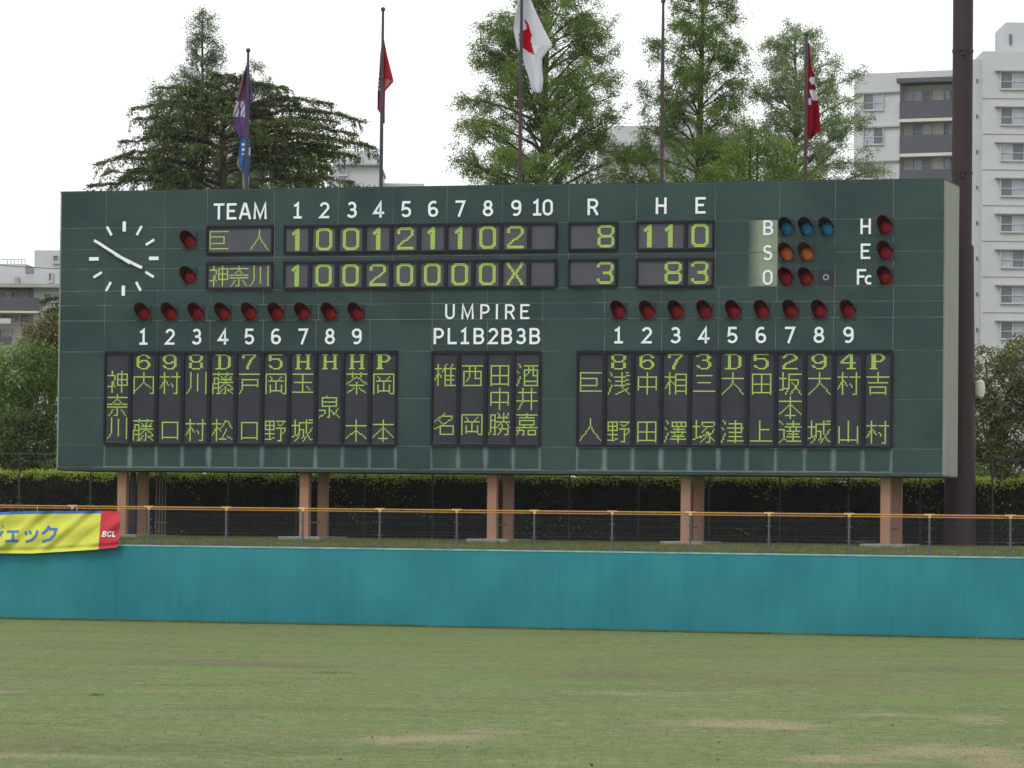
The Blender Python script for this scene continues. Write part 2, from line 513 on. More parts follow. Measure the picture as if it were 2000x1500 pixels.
LUSH = patches([(430,1310,110,5,1),(960,1330,170,7,1),(560,1262,200,5,.6),(250,1365,160,6,.7),(1180,1390,160,6,.7),(1750,1370,160,8,.6),(1950,1335,90,8,.8),(120,1285,110,5,.5),(1050,1447,90,6,.6),(620,1420,130,6,.5)])
def field(P, X, Y):
    v = np.zeros_like(X)
    for gx, gy, sx, sy, st in P: v += st*np.exp(-((X-gx)/sx)**2 - ((Y-gy)/sy)**2)
    return np.clip(v, 0, 1)
V = []; nrow = 0
for y in fy: V += [(x, y, 0) for x in fx]
for k in range(1, 61): V += [(x, 90 + (max(wy(x), 91) + 0.2 - 90)*k/60, 0) for x in fx]
nx_ = len(fx); ny_ = len(V)//nx_
me = bpy.data.meshes.new('field_ground')
me.from_pydata(V, [], [(j*nx_+i, j*nx_+i+1, (j+1)*nx_+i+1, (j+1)*nx_+i) for j in range(ny_-1) for i in range(nx_-1)])
Va = np.array(V)
for nm_, P_ in (('worn', WORN), ('brown', BROWN), ('lush', LUSH)):
    a_ = me.attributes.new(nm_, 'FLOAT', 'POINT'); a_.data.foreach_set('value', field(P_, Va[:, 0], Va[:, 1]).astype(np.float32))
me.materials.append(M_turf); me.update()
tag(obj('field_ground', me), kind='structure')
# terrace behind the wall, rising slightly, and the land beyond to the horizon
mb = MB()
rows = [(0.25, 2.44), (0.9, 2.52), (2.6, 2.64), (4.5, TZ), (9, TZ), (12.5, 2.80), (60, 2.80), (400, 2.80), (3500, 2.80)]
for a, b in zip(xs, xs[1:]):
    for (d0, z0), (d1, z1) in zip(rows, rows[1:]):
        ya0, yb0, ya1, yb1 = wy(a)+d0, wy(b)+d0, wy(a)+d1, wy(b)+d1
        mb.quad((a, ya0, z0), (b, yb0, z0), (b, yb1, z1), (a, ya1, z1))
tag(mb.build('terrace_ground', M_turf2), kind='structure')

def tz(d):
    "terrace height d metres behind the wall face"
    for (d0, z0), (d1, z1) in zip(rows, rows[1:]):
        if d <= d1: return z0 + (z1 - z0) * max(0, d - d0) / (d1 - d0)
    return TZ

# grass blades standing in the turf, denser where the camera sees them large
def blades(name, n, xr, yfun, zfun, h, mt):
    X = rng.uniform(xr[0], xr[1], n)
    Y, keep = yfun(X, n)
    X, Y = X[keep], Y[keep]; n = len(X)
    H = h * rng.uniform(0.5, 1.4, n); W = 0.0065 * rng.uniform(0.8, 2.0, n)
    th = rng.uniform(0, math.pi, n); lx = rng.normal(0, 0.5, n) * H; ly = rng.normal(0, 0.5, n) * H
    V = np.empty((n, 4, 3)); Z = zfun(X, Y)
    for k, (sx, zz) in enumerate(((-1, 0), (1, 0), (0.2, 1), (-0.2, 1))):
        V[:, k, 0] = X + np.cos(th) * W * sx + lx * zz
        V[:, k, 1] = Y + np.sin(th) * W * sx + ly * zz
        V[:, k, 2] = Z + H * zz
    return obj(name, quads_mesh(name, V, mt))
M_blade = leafmat("grass_blade", [tuple(v*1.12 for v in srgb(*c)) for c in ((112,126,82), (120,132,90), (128,138,98), (140,140,110))], 0.3, 0.35)
def yf(X, n):
    Y = 50 + (72) * rng.uniform(0, 1, n) ** 1.5
    lim = np.array([wy(x) for x in X]) - 0.05
    return Y, (np.abs(X) < Y * 0.145 + 1) & (Y < lim)
gr = blades('grass', 110000, (-19, 19), yf, lambda X, Y: np.zeros(len(X)), 0.018, M_blade)
tag(gr, 'short worn green and tan outfield grass in front of the wall', 'grass', kind='stuff')
# weedy tufts in the outfield
tu = []
for i in range(2):
    px, py = rnd.uniform(0, 2000), rnd.choice([rnd.uniform(1300, 1400), rnd.uniform(1330, 1480)])
    r = ray(px, py); t = -CAMZ / r.z; cx, cy = r.x*t, r.y*t
    s = rnd.uniform(0.06, 0.2); k = int(60 + 200*s)
    C = np.column_stack([cx + rng.normal(0, s, k), cy + rng.normal(0, s*1.4, k), rng.uniform(0.005, 0.03, k)])
    tu.append(leaf_quads(C, 0.07, 0.018, rng.normal(size=(k, 3)) * (1, 1, 0.8)))
M_weed = leafmat("weed", [srgb(84,106,54), srgb(98,120,64), srgb(110,132,76)], 0.25, 2)
tag(obj('weeds', quads_mesh('weeds', np.concatenate(tu), M_weed)), 'low dark green weed patches dotted over the outfield grass', 'weeds', kind='stuff')
# fallen leaves and debris scraps on the worn patches
tu = []
for i in range(26):
    px, py = rnd.uniform(600, 2000), rnd.uniform(1400, 1499)
    r = ray(px, py); t = -CAMZ / r.z
    tu.append((r.x*t, r.y*t, 0.02))
M_litter = mat('litter', srgb(58,50,44), 0.9, 0.4, 2.0)
tag(obj('leaf_litter', quads_mesh('leaf_litter', leaf_quads(np.array(tu), 0.06, 0.03, None), M_litter)), 'dark scraps of dead leaves lying on the worn turf', 'leaf litter', kind='stuff')

# longer grass the mower cannot reach, along the wall foot
def yf3(X, n):
    return np.array([wy(x) for x in X]) - np.abs(rng.normal(0, 0.09, n)), np.ones(n, bool)
fg = blades('wall_foot_grass', 16000, (-20, 18.5), yf3, lambda X, Y: np.zeros(len(X)), 0.06, leafmat("foot_blade", [srgb(84,98,50), srgb(106,124,66), srgb(134,136,88)], 0.3, 0.8))
tag(fg, 'ragged line of longer grass along the foot of the teal wall', 'grass', kind='stuff')

# grass tufts on the terrace edge behind the fence
def yf2(X, n):
    lim = np.array([wy(x) for x in X])
    d = 0.35 + 11 * rng.uniform(0, 1, n) ** 1.6
    return lim + d, np.ones(n, bool)
tg = blades('terrace_grass', 60000, (-22, 21), yf2, lambda X, Y: np.array([tz(y - wy(x)) for x, y in zip(X, Y)]), 0.09, leafmat("terrace_blade", [srgb(86,94,58), srgb(102,114,68), srgb(116,126,78), srgb(136,128,98)], 0.3, 0.5))
tag(tg, 'rough green grass on the terrace between fence and hedge', 'grass', kind='stuff')

# ------------------------------------------------------------------ outfield wall
def wall_material():
    m = bpy.data.materials.new('teal_wall_paint'); m.use_nodes = True
    nt = m.node_tree; b = nt.nodes["Principled BSDF"]
    b.inputs['Roughness'].default_value = 0.6; b.inputs['Specular IOR Level'].default_value = 0.3
    g = nt.nodes.new("ShaderNodeNewGeometry")
    def nz(scale, st, d=5):
        mp = nt.nodes.new("ShaderNodeMapping"); mp.inputs['Scale'].default_value = st
        n = nt.nodes.new("ShaderNodeTexNoise"); n.inputs['Scale'].default_value = scale; n.inputs['Detail'].default_value = d
        nt.links.new(g.outputs['Position'], mp.inputs[0]); nt.links.new(mp.outputs[0], n.inputs['Vector']); return n
    n1 = nz(0.5, (1.0, 0.3, 0.8)); n2_ = nz(7.0, (1.0, 0.3, 0.08), 7)
    n2 = nt.nodes.new('ShaderNodeMath'); n2.operation = 'MULTIPLY_ADD'; n2.inputs[1].default_value = 0.42; n2.inputs[2].default_value = 0.27; nt.links.new(n2_.outputs[0], n2.inputs[0])
    ad = nt.nodes.new("ShaderNodeMath"); ad.operation = 'ADD'
    nt.links.new(n1.outputs[0], ad.inputs[0]); nt.links.new(n2.outputs[0], ad.inputs[1])
    # lighter towards the top, darker towards the foot
    sx = nt.nodes.new("ShaderNodeSeparateXYZ"); nt.links.new(g.outputs['Position'], sx.inputs[0])
    mz = nt.nodes.new("ShaderNodeMath"); mz.operation = 'MULTIPLY_ADD'
    nt.links.new(sx.outputs[2], mz.inputs[0]); mz.inputs[1].default_value = 0.07; nt.links.new(ad.outputs[0], mz.inputs[2])
    r = nt.nodes.new("ShaderNodeValToRGB"); el = r.color_ramp.elements
    k = 1.0
    cs = [(0.55, srgb(14,99,112)), (0.90, srgb(23,110,122)), (1.15, srgb(33,120,130)), (1.5, srgb(48,131,138))]
    for i, (p, c) in enumerate(cs):
        e = el[i] if i < 2 else el.new(p/1.6)
        e.position = p/1.6; e.color = (*c, 1)
    dv = nt.nodes.new("ShaderNodeMath"); dv.operation = 'DIVIDE'; dv.inputs[1].default_value = 1.6
    nt.links.new(mz.outputs[0], dv.inputs[0])
    nt.links.new(dv.outputs[0], r.inputs[0])
    n3 = nz(6.0, (1, 1, 1.6), 3)                            # sparse ball marks and scuffs
    r3 = nt.nodes.new("ShaderNodeValToRGB"); r3.color_ramp.elements[0].position = 0.735; r3.color_ramp.elements[1].position = 0.77
    nt.links.new(n3.outputs[0], r3.inputs[0])
    m3 = nt.nodes.new("ShaderNodeMix"); m3.data_type = 'RGBA'; nt.links.new(r3.outputs[0], m3.inputs[0])
    nt.links.new(r.outputs[0], m3.inputs[6]); m3.inputs[7].default_value = (*srgb(26, 78, 88), 1)
    nt.links.new(m3.outputs[2], b.inputs['Base Color'])
    return m
M_wall = wall_material()
wall = empty('outfield_wall', (0, wallY(0), 0), 'teal painted concrete outfield wall curving across the field', 'wall')
def WL(x, d=0.0): # wall-local point
    return (x, wy(x) + d - wallY(0))
# wall panels (cast sections); the joints are hairlines
joints = [-46, -38, -30.5, -23, -13.15, -5.2, 2.9, 11.0, 19.0, 27, 35, 44]
for a, b in zip(joints, joints[1:]):
    mb = MB(); n = 5
    for i in range(n):
        x0 = a + 0.0015 + (b-a-0.003)*i/n; x1 = a + 0.0015 + (b-a-0.003)*(i+1)/n
        (xa, ya), (xb, yb) = WL(x0), WL(x1)
        T = 0.30
        mb.quad((xa,ya,-0.3),(xb,yb,-0.3),(xb,yb,2.50),(xa,ya,2.50))
        mb.quad((xb,yb+T,-0.3),(xa,ya+T,-0.3),(xa,ya+T,2.50),(xb,yb+T,2.50))
        if i == 0: mb.quad((xa,ya,-0.3),(xa,ya,2.5),(xa,ya+T,2.5),(xa,ya+T,-0.3))
        if i == n-1: mb.quad((xb,yb,-0.3),(xb,yb+T,-0.3),(xb,yb+T,2.5),(xb,yb,2.5))
    mb.build('wall_section', M_wall, wall)
mb = MB(); n = 60
M_cap = mat('wall_cap', srgb(128,166,168), 0.6, 0.25, 2.0)
for i in range(n):
    x0 = -46 + 90*i/n; x1 = -46 + 90*(i+1)/n
    (xa, ya), (xb, yb) = WL(x0, -0.02), WL(x1, -0.02)
    T = 0.36
    mb.quad((xa,ya,2.502),(xb,yb,2.502),(xb,yb,2.548),(xa,ya,2.548))
    mb.quad((xa,ya,2.548),(xb,yb,2.548),(xb,yb+T,2.548),(xa,ya+T,2.548))
    mb.quad((xb,yb+T,2.50),(xa,ya+T,2.50),(xa,ya+T,2.548),(xb,yb+T,2.548))
mb.build('coping', M_cap, wall)

# ------------------------------------------------------------------ scoreboard
YR = 124.0
BL = at(117, 645, YR * 1.0718); BR = at(1842.7, 645, YR)
BL.z = BR.z = TZ
BANG = math.atan2(BR.y - BL.y, BR.x - BL.x)
BW = (BR - BL).length
ub = (BR - BL).normalized()
nb_ = Vector((ub.y, -ub.x, 0))     # outward, towards the camera
def bp(px, py):
    "photo pixel -> (u, v) on the board face"
    r = ray(px, py)
    O = Vector((0, 0, CAMZ))
    t = (BL - O).dot(nb_) / r.dot(nb_)
    P = O + r * t - BL
    return P.dot(ub), P.z
Z = lambda y, x=150: bp(x, y)[1]
U = lambda x, y: bp(x, y)[0]
zT, zB = Z(374.3), Z(918.5)
board = empty('scoreboard', BL, 'large dark green baseball scoreboard with yellow-green dot characters on brown pillars', 'scoreboard', rz=BANG)

M_panel = mat('green_panel', srgb(49,67,66), 0.6, 0.13, 0.45, spec=0.12, col2=srgb(57,76,74))
M_body = mat('board_body', srgb(131,134,123), 0.6, 0.08, 1.5, (1, 1, 0.2), spec=0.3)
M_seam = mat('panel_seam', srgb(150,150,144), 0.8, 0.35, 1.2)
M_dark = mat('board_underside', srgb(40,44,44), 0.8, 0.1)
M_frame = mat('display_frame', srgb(38,37,46), 0.7, 0.12, 3, spec=0.1)
M_scr_top = mat('display_screen_grey', srgb(79,78,85), 0.5, 0.06, 1.2, spec=0.2)
M_scr = mat('display_screen_dark', srgb(52,52,60), 0.5, 0.14, 0.8, spec=0.2)
M_dot = mat('flip_dot', srgb(174,206,96), 0.5, 0.08, 6.0)
M_white = mat('white_letter', srgb(228,232,236), 0.5, 0.03, 4.0)
M_lampplate = mat('lamp_plate', srgb(46,50,56), 0.5, 0.15)

DEP = 2.84
mb = MB(); mb.box(-0.05, BW + 0.012, 0.0, DEP, zB + 0.02, zT - 0.02)
mb.build('body', M_body, board)
mb = MB(); mb.box(0.0, BW, -0.003, 0.0, zB + 0.03, zT - 0.03); mb.build('backing', M_seam, board)
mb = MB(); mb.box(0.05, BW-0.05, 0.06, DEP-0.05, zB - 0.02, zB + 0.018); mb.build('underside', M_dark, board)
# side wall sheets
for y0, y1 in ((0.02, 0.98), (0.99, 1.93), (1.94, DEP-0.02)):
    mb = MB(); mb.box(BW+0.013, BW+0.028, y0, y1, zB+0.06, zT-0.05); mb.build('side_panel', M_body, board)
mb = MB(); mb.box(-0.055, BW+0.03, -0.03, DEP+0.01, zT-0.02, zT+0.012); mb.build('top_flashing', M_panel, board)

def stained():
    "bottom-row panels: pale run-off streaks beside the vertical joints"
    m = M_panel.copy(); m.name = 'green_panel_streaked'
    nt = m.node_tree; b = nt.nodes["Principled BSDF"]
    src = b.inputs['Base Color'].links[0].from_socket
    uv = nt.nodes.new("ShaderNodeUVMap")
    sx = nt.nodes.new("ShaderNodeSeparateXYZ"); nt.links.new(uv.outputs[0], sx.inputs[0])
    a = nt.nodes.new("ShaderNodeMath"); a.operation = 'SUBTRACT'; nt.links.new(sx.outputs[0], a.inputs[0]); a.inputs[1].default_value = 0.5
    ab = nt.nodes.new("ShaderNodeMath"); ab.operation = 'ABSOLUTE'; nt.links.new(a.outputs[0], ab.inputs[0])
    g = nt.nodes.new("ShaderNodeNewGeometry"); n = nt.nodes.new("ShaderNodeTexNoise"); n.inputs['Scale'].default_value = 1.3
    n.inputs['Detail'].default_value = 5
    nt.links.new(g.outputs['Position'], n.inputs['Vector'])
    ma = nt.nodes.new("ShaderNodeMath"); ma.operation = 'MULTIPLY_ADD'; nt.links.new(n.outputs[0], ma.inputs[0]); ma.inputs[1].default_value = 0.22
    nt.links.new(ab.outputs[0], ma.inputs[2])
    r = nt.nodes.new("ShaderNodeValToRGB"); r.color_ramp.elements[0].position = 0.50; r.color_ramp.elements[1].position = 0.63
    r.color_ramp.elements[1].color = (0.6, 0.6, 0.6, 1)
    nt.links.new(ma.outputs[0], r.inputs[0])
    mxn = nt.nodes.new("ShaderNodeMix"); mxn.data_type = 'RGBA'
    nt.links.new(r.outputs[0], mxn.inputs[0]); nt.links.new(src, mxn.inputs[6]); mxn.inputs[7].default_value = (*srgb(132,148,146), 1)
    nt.links.new(mxn.outputs[2], b.inputs['Base Color'])
    return m
M_streak = stained()
G = 0.009
def panel(u0, u1, z0, z1, m=None, uvm=False):
    th = 0.018 + rnd.uniform(-0.003, 0.003)
    mb = MB(); mb.box(u0+G, u1-G, -th, -0.004, z0+G, z1-G)
    o = mb.build('panel', m or M_panel, board)
    if uvm:
        me = o.data; ul = me.uv_layers.new(name='UVMap')
        for lp in me.loops:
            co = me.vertices[lp.vertex_index].co
            ul.data[lp.index].uv = ((co.x-u0)/(u1-u0), (co.z-z0)/(z1-z0))
    return o
z443, z487, z526, z568, z597, z627, z687, z777, z868, z912 = [Z(v) for v in (446, 487.5, 526, 568.8, 597, 626.8, 687.3, 777.2, 868, 912)]
zmid = bp(1480, 493.4)[1]
def band(seams, z0, z1, m=None, uvm=False):
    for a, b in zip(seams, seams[1:]): panel(a, b, z0, z1, m, uvm)
uL, uR = 0.0, BW
band([uL]+[U(x, 405) for x in (208, 322, 405, 536, 660.5, 767, 873, 981, 1111, 1243.5, 1397, 1523, 1631.5, 1745)]+[uR], z443, zT-0.03)
u404 = U(404, 500)
band([uL, U(207.5,465), U(322,465), u404], z487, z443)
band([uL, U(321,505), u404], z526, z487)
band([uL, U(206.5,545), U(321,545), u404], z568, z526)
mr = [u404]+[U(x, 490) for x in (536, 660, 766.5, 872.5, 980.5, 1110.5, 1243, 1397, 1522, 1631, 1745)]+[uR]
band(mr, zmid, z443); band(mr, z568, zmid)
band([uL]+[U(x, 580) for x in (206, 308, 412, 515, 620, 725, 844, 952, 1060, 1181, 1292, 1404, 1517, 1630, 1745)]+[uR], z597, z568)
band([uL]+[U(x, 610) for x in (205, 404, 622, 844, 1060, 1181, 1404, 1630, 1745)]+[uR], z627, z597)
band([uL]+[U(x, 656) for x in (204, 307, 410, 514, 617, 723, 844, 952, 1060, 1181, 1292, 1403, 1515, 1628, 1744)]+[uR], z687, z627)
g1, g2, g3 = (U(204.7,776), U(776.4,776)), (U(843,778), U(1057,778)), (U(1126.8,780), U(1743.5,780))
for z0, z1 in ((z777, z687), (z868, z777)):
    band([uL, g1[0]], z0, z1); band([g1[1], g2[0]], z0, z1); band([g2[1], g3[0]], z0, z1); band([g3[1], uR], z0, z1)
for g in (g1, g2, g3): panel(g[0], g[1], z868, z687)
band([uL, g1[0]], z912, z868)
band([g1[0]+(g1[1]-g1[0])*i/11 for i in range(12)], z912, z868, M_streak, True)
band([g1[1], g2[0]], z912, z868)
band([g2[0]+(g2[1]-g2[0])*i/4 for i in range(5)], z912, z868, M_streak, True)
band([g2[1], g3[0]], z912, z868)
band([g3[0]+(g3[1]-g3[0])*i/11 for i in range(12)], z912, z868, M_streak, True)
band([g3[1], uR], z912, z868)
mb = MB(); mb.box(0, BW, -0.05, -0.004, zB, z912 - 0.012); mb.build('bottom_trim', M_panel, board)
M_drip = mat('drip_rail', srgb(124,134,130), 0.5, 0.3, 2.0)
for g, n in ((g1, 11), (g2, 4), (g3, 11)):
    wdt = (g[1]-g[0])/n
    for i in range(n): mb = MB(); mb.box(g[0]+wdt*i+0.06, g[0]+wdt*(i+1)-0.06, -0.03, -0.019, z912+0.014, z912+0.034); mb.build('drip_rail', M_drip, board)

# sun-bleached strip behind the B S O letters: paint that has faded, sharpest at its right edge
def faded():
    m = M_panel.copy(); m.name = 'faded_paint'
    nt = m.node_tree; b = nt.nodes["Principled BSDF"]
    src = b.inputs['Base Color'].links[0].from_socket
    uv = nt.nodes.new("ShaderNodeUVMap"); sx = nt.nodes.new("ShaderNodeSeparateXYZ"); nt.links.new(uv.outputs[0], sx.inputs[0])
    g = nt.nodes.new("ShaderNodeNewGeometry"); n = nt.nodes.new("ShaderNodeTexNoise"); n.inputs['Scale'].default_value = 1.6; n.inputs['Detail'].default_value = 5
    nt.links.new(g.outputs['Position'], n.inputs['Vector'])
    ma = nt.nodes.new("ShaderNodeMath"); ma.operation = 'MULTIPLY_ADD'; nt.links.new(n.outputs[0], ma.inputs[0]); ma.inputs[1].default_value = 0.35
    nt.links.new(sx.outputs[0], ma.inputs[2])
    r = nt.nodes.new("ShaderNodeValToRGB"); r.color_ramp.elements[0].position = 0.14; r.color_ramp.elements[1].position = 0.62
    nt.links.new(ma.outputs[0], r.inputs[0])
    mxn = nt.nodes.new("ShaderNodeMix"); mxn.data_type = 'RGBA'
    nt.links.new(r.outputs[0], mxn.inputs[0]); nt.links.new(src, mxn.inputs[6]); mxn.inputs[7].default_value = (*srgb(134,144,126), 1)
    nt.links.new(mxn.outputs[2], b.inputs['Base Color'])
    return m
M_fade = faded()
for z0, z1 in ((zmid, z443), (z568, zmid)):
    u0, u1 = U(1462, 490), U(1519, 490)
    mb = MB(); mb.box(u0, u1, -0.026, -0.022, z0+G+0.003, z1-G-0.003)
    o = mb.build('faded_panel', M_fade, board); me = o.data; ul = me.uv_layers.new(name='UVMap')
    for lp in me.loops:
        co = me.vertices[lp.vertex_index].co
        ul.data[lp.index].uv = ((co.x-u0)/(u1-u0), 0.5)

# white letters and numbers
def letter(ch, cx, cy, hp, ws=1.06, t=0.145, parent=board):
    u, v = bp(cx, cy); h = abs(bp(cx, cy-hp/2)[1] - bp(cx, cy+hp/2)[1])
    wd, strokes = GL[ch]
    mb = MB()
    for k, (pts, closed) in enumerate(strokes):
        q = [((x - wd/2)*ws, y - 0.5) for x, y in pts]
        fn = lambda x, y, d, k=k: (x*h, d, y*h)
        solid_ribbon(mb, q, t, fn, -0.050-0.002*k, -0.0225, closed)
    return mb.build('number' if ch.isdigit() else 'letter', M_white, parent, (u, 0, v))
for ch, x, y in (('T',428.5,413.3),('E',453.3,413),('A',479.5,412.6),('M',509,412.2)): letter(ch, x, y, 31.5)
for i, x in enumerate((582, 634.5, 688, 740.5, 794, 846.8, 900, 953.8, 1008.8)):
    letter(str(i+1), x, 411.3 - (x-582)*0.0118, 31.5)
letter('1', 1049.5, 405.5, 31.5); letter('0', 1070.5, 405.3, 31.5)
letter('R', 1158.8, 404.3, 32); letter('H', 1292, 402, 32); letter('E', 1368.8, 401.3, 32)
letter('B', 1501, 445, 29); letter('S', 1500, 493.7, 30); letter('O', 1500, 542, 29.5)
letter('H', 1691.3, 442.2, 30.5); letter('E', 1691, 491, 30); letter('F', 1683, 541, 30.5)
letter('c', 1697.2, 541, 30)
for i, x in enumerate((281, 332.8, 384.8, 436.8, 487.7, 540, 593, 645.2, 697.5)): letter(str(i+1), x, 658 - (x-281)*0.0025, 31)
for i, x in enumerate((1208.6, 1264, 1319.8, 1375.5, 1430.9, 1487, 1543.6, 1600, 1657.4)): letter(str(i+1), x, 655 - (x-1208)*0.002, 32)
for ch, x in zip('UMPIRE', (879.6, 914, 947.6, 971.2, 996.5, 1025.8)): letter(ch, x, 608.8, 29.5, t=0.13)
for ch, x in zip('PL1B2B3B', (857.5, 884, 908.5, 936, 963.8, 990.6, 1018, 1045.2)): letter(ch, x, 656.6, 31.5)

# displays -------------------------------------------------------------
DOTM = {}
def dotmesh(key, S, pu, pv, fx=0.84, fy=0.78):
    k = (key, round(pu, 5), round(pv, 5))
    if k not in DOTM:
        mb = MB()
        for x, y in S:
            cx, cz = (x+0.5)*pu, -(y+0.5)*pv
            a, b = pu*fx/2, pv*fy/2
            i = len(mb.v)
            mb.v += [(cx-a,-0.006,cz-b),(cx+a,-0.006,cz-b),(cx+a,-0.006,cz+b),(cx-a,-0.006,cz+b),(cx-a,0,cz-b),(cx+a,0,cz-b),(cx+a,0,cz+b),(cx-a,0,cz+b)]
            mb.f += [(i,i+1,i+2,i+3),(i,i+4,i+5,i+1),(i+3,i+2,i+6,i+7),(i,i+3,i+7,i+4),(i+1,i+5,i+6,i+2)]
        DOTM[k] = mb.mesh('dots', M_dot)
    return DOTM[k]

def display(u0, u1, z0, z1, fl, fr, ft, fb, scr):
    mb = MB()
    D0, D1 = -0.115, -0.020
    mb.box(u0, u1, D0, D1, z1-ft, z1); mb.box(u0, u1, D0, D1, z0, z0+fb)
    mb.box(u0, u0+fl, D0+0.002, D1, z0+fb, z1-ft); mb.box(u1-fr, u1, D0+0.002, D1, z0+fb, z1-ft)
    fr_ = mb.build('display', M_frame, board)
    sm = MB(); sm.box(u0+fl, u1-fr, -0.045, D1, z0+fb, z1-ft)
    sm.build('screen', scr, fr_)
    # pale ledge under the screen
    lm = MB(); lm.box(u0+fl, u1-fr, -0.075, -0.046, z0+fb, z0+fb+0.022); lm.build('ledge', M_scr_top, fr_)
    return fr_, (u0+fl, u1-fr, z0+fb, z1-ft)
def put(parent, nm, key, S, u, z, pu, pv, **k):
    return obj(nm, dotmesh(key, S, pu, pv, **k), parent, (u, -0.046, z))

# team name displays
for (yt, yb, xl, xr, chars) in ((441.3, 497, 404.3, 534.6, (('kyo',0),('hito',2))), (512.3, 566, 403.8, 534.2, (('kami',0),('na',1),('kawa',2)))):
    xm = (xl+xr)/2
    u0, u1 = U(xl, (yt+yb)/2), U(xr, (yt+yb)/2)
    z1, z0 = bp(xl, yt)[1], bp(xl, yb)[1]
    fo, (a, b, c, d) = display(u0, u1, z0, z1, 0.07, 0.07, 0.085, 0.07, M_scr_top)
    pu = (b-a)/50.0; pv = 0.0465
    for ch, k in chars:
        put(fo, 'kanji', ch, kanji_dots(ch), a + pu*(1+16*k), d - (d-c-pv*16)/2 + 0.0, pu, pv)
# inning displays
def cells(bounds, yt, yb, xt, scr, chars, ft=0.085, fb=0.07):
    z1, z0 = bp(xt, yt)[1], bp(xt, yb)[1]
    ym = (yt+yb)/2
    for k, (a, b) in enumerate(zip(bounds, bounds[1:])):
        fl = 0.07 if k == 0 else 0.068; fr = 0.07 if k == len(bounds)-2 else 0.068
        fo, (i0, i1, j0, j1) = display(a, b, z0, z1, fl, fr, ft, fb, scr)
        pv = (j1-j0)/17.2; pu = 0.0545
        for ch, frac in chars[k]:
            if ch is None: continue
            S = bitmap(BG[ch])
            put(fo, 'digit', 'B'+ch, S, i0 + (i1-i0)*frac - pu*5.5, j1 - pv*0.55, pu, pv, fx=0.93, fy=0.78)
uA, uB = U(555, 500), U(1088.5, 500)
bd = [uA + (uB-uA)*i/10 for i in range(11)]
cells(bd, 439.8, 495.3, 600, M_scr_top, [[(c, .5)] for c in '1001211'] + [[('0', .5)], [('2', .5)], [(None, 0)]])
cells(bd, 510.3, 565.5, 600, M_scr_top, [[(c, .5)] for c in '10020000'] + [[('X', .5)], [(None, 0)]])
R0, R1 = U(1111, 470), U(1206.7, 470)
cells([R0, R1], 433.5, 489.7, 1160, M_scr_top, [[('8', .79)]])
cells([R0, R1], 505.3, 560.7, 1160, M_scr_top, [[('3', .78)]])
H0, H1, H2 = U(1243.7, 470), U(1340.5, 470), U(1395.5, 470)
cells([H0, H1, H2], 431.2, 488.9, 1320, M_scr_top, [[('1', .24), ('1', .70)], [('0', .5)]])
cells([H0, H1, H2], 503.9, 560.7, 1320, M_scr_top, [[('8', .77)], [('3', .5)]])
# name columns
def columns(g, n, data, yt, yb, xt, rowsk):
    z1, z0 = bp(xt, yt)[1], bp(xt, yb)[1]
    wd = (g[1]-g[0])/n
    for k in range(n):
        fo, (a, b, c, d) = display(g[0]+wd*k, g[0]+wd*(k+1), z0, z1, 0.065, 0.065, 0.095, 0.075, M_scr)
        pu = (b-a)/16.6; pv = (d-c)/64.6
        for (ch, row) in data[k]:
            if len(ch) == 1: put(fo, 'digit', 'S'+ch, bitmap(SM[ch]), a + pu*3.0, d - pv*(row+0.4), pu, pv, fx=0.9)
            else: put(fo, 'kanji', ch, kanji_dots(ch), a + pu*0.9, d - pv*(row+0.3), pu, pv)
def pl(dg, *names):
    out = [(dg, 0)]
    if len(names) == 1: out.append((names[0], 30))
    elif len(names) == 2: out += [(names[0], 13), (names[1], 47)]
    else: out += [(names[0], 13), (names[1], 30), (names[2], 47)]
    return out
columns(g1, 11, [[('kami',12),('na',29),('kawa',46)], pl('6','uchi','fuji'), pl('9','mura','kuchi'), pl('8','kawa','mura'),
    pl('D','fuji','matsu'), pl('7','to','kuchi'), pl('5','oka','no'), pl('H','tama','shiro'), pl('H','izumi'), pl('H','cha','ki'), pl('P','oka','moto')],
    686.0, 868.6, 300, None)
columns(g2, 4, [[('shii',7),('mei',42)], [('nishi',7),('oka',42)], [('ta',7),('naka',24),('katsu',42)], [('sake',7),('well',24),('ka',42)]], 685.3, 871.5, 950, None)
columns(g3, 11, [[('kyo',12),('hito',46)], pl('8','asa','no'), pl('6','naka','ta'), pl('7','ai','sawa'), pl('3','san','tsuka'),
    pl('D','dai','tsu'), pl('5','ta','ue'), pl('2','saka','moto','tatsu'), pl('9','dai','shiro'), pl('4','mura','yama'), pl('P','kichi','mura')], 684.6, 873.2, 1435, None)

# clock ------------------------------------------------------------------
cu, cv = bp(242.8, 505.3)
mb = MB(); mb.tube([(0, -0.024, 0), (0, -0.11, 0)], 0.045, 12)
clock = mb.build('clock', M_white, board, (cu, 0, cv))
def bar(r0, r1, wd, ang, d0, d1, nm):
    s, c = math.sin(ang), math.cos(ang)
    P = [(r0*s - wd/2*c, r0*c + wd/2*s), (r0*s + wd/2*c, r0*c - wd/2*s), (r1*s + wd/2*c, r1*c - wd/2*s), (r1*s - wd/2*c, r1*c + wd/2*s)]
    mb = MB(); v0 = [(x, d0, z) for x, z in P]; v1 = [(x, d1, z) for x, z in P]
    mb.v = v0 + v1
    mb.f = [(0,1,2,3),(7,6,5,4),(0,4,5,1),(1,5,6,2),(2,6,7,3),(3,7,4,0)]
    return mb.build(nm, M_white, clock)
for i in range(12):
    q = i % 3 == 0
    bar(0.96, 1.32, 0.125 if q else 0.088, math.radians(30*i), -0.055, -0.0225, 'hour_mark')
bar(-0.34, 0.80, 0.105, math.radians(115), -0.125, -0.100, 'hour_hand')
bar(-0.34, 1.16, 0.095, math.radians(301), -0.165, -0.140, 'minute_hand')

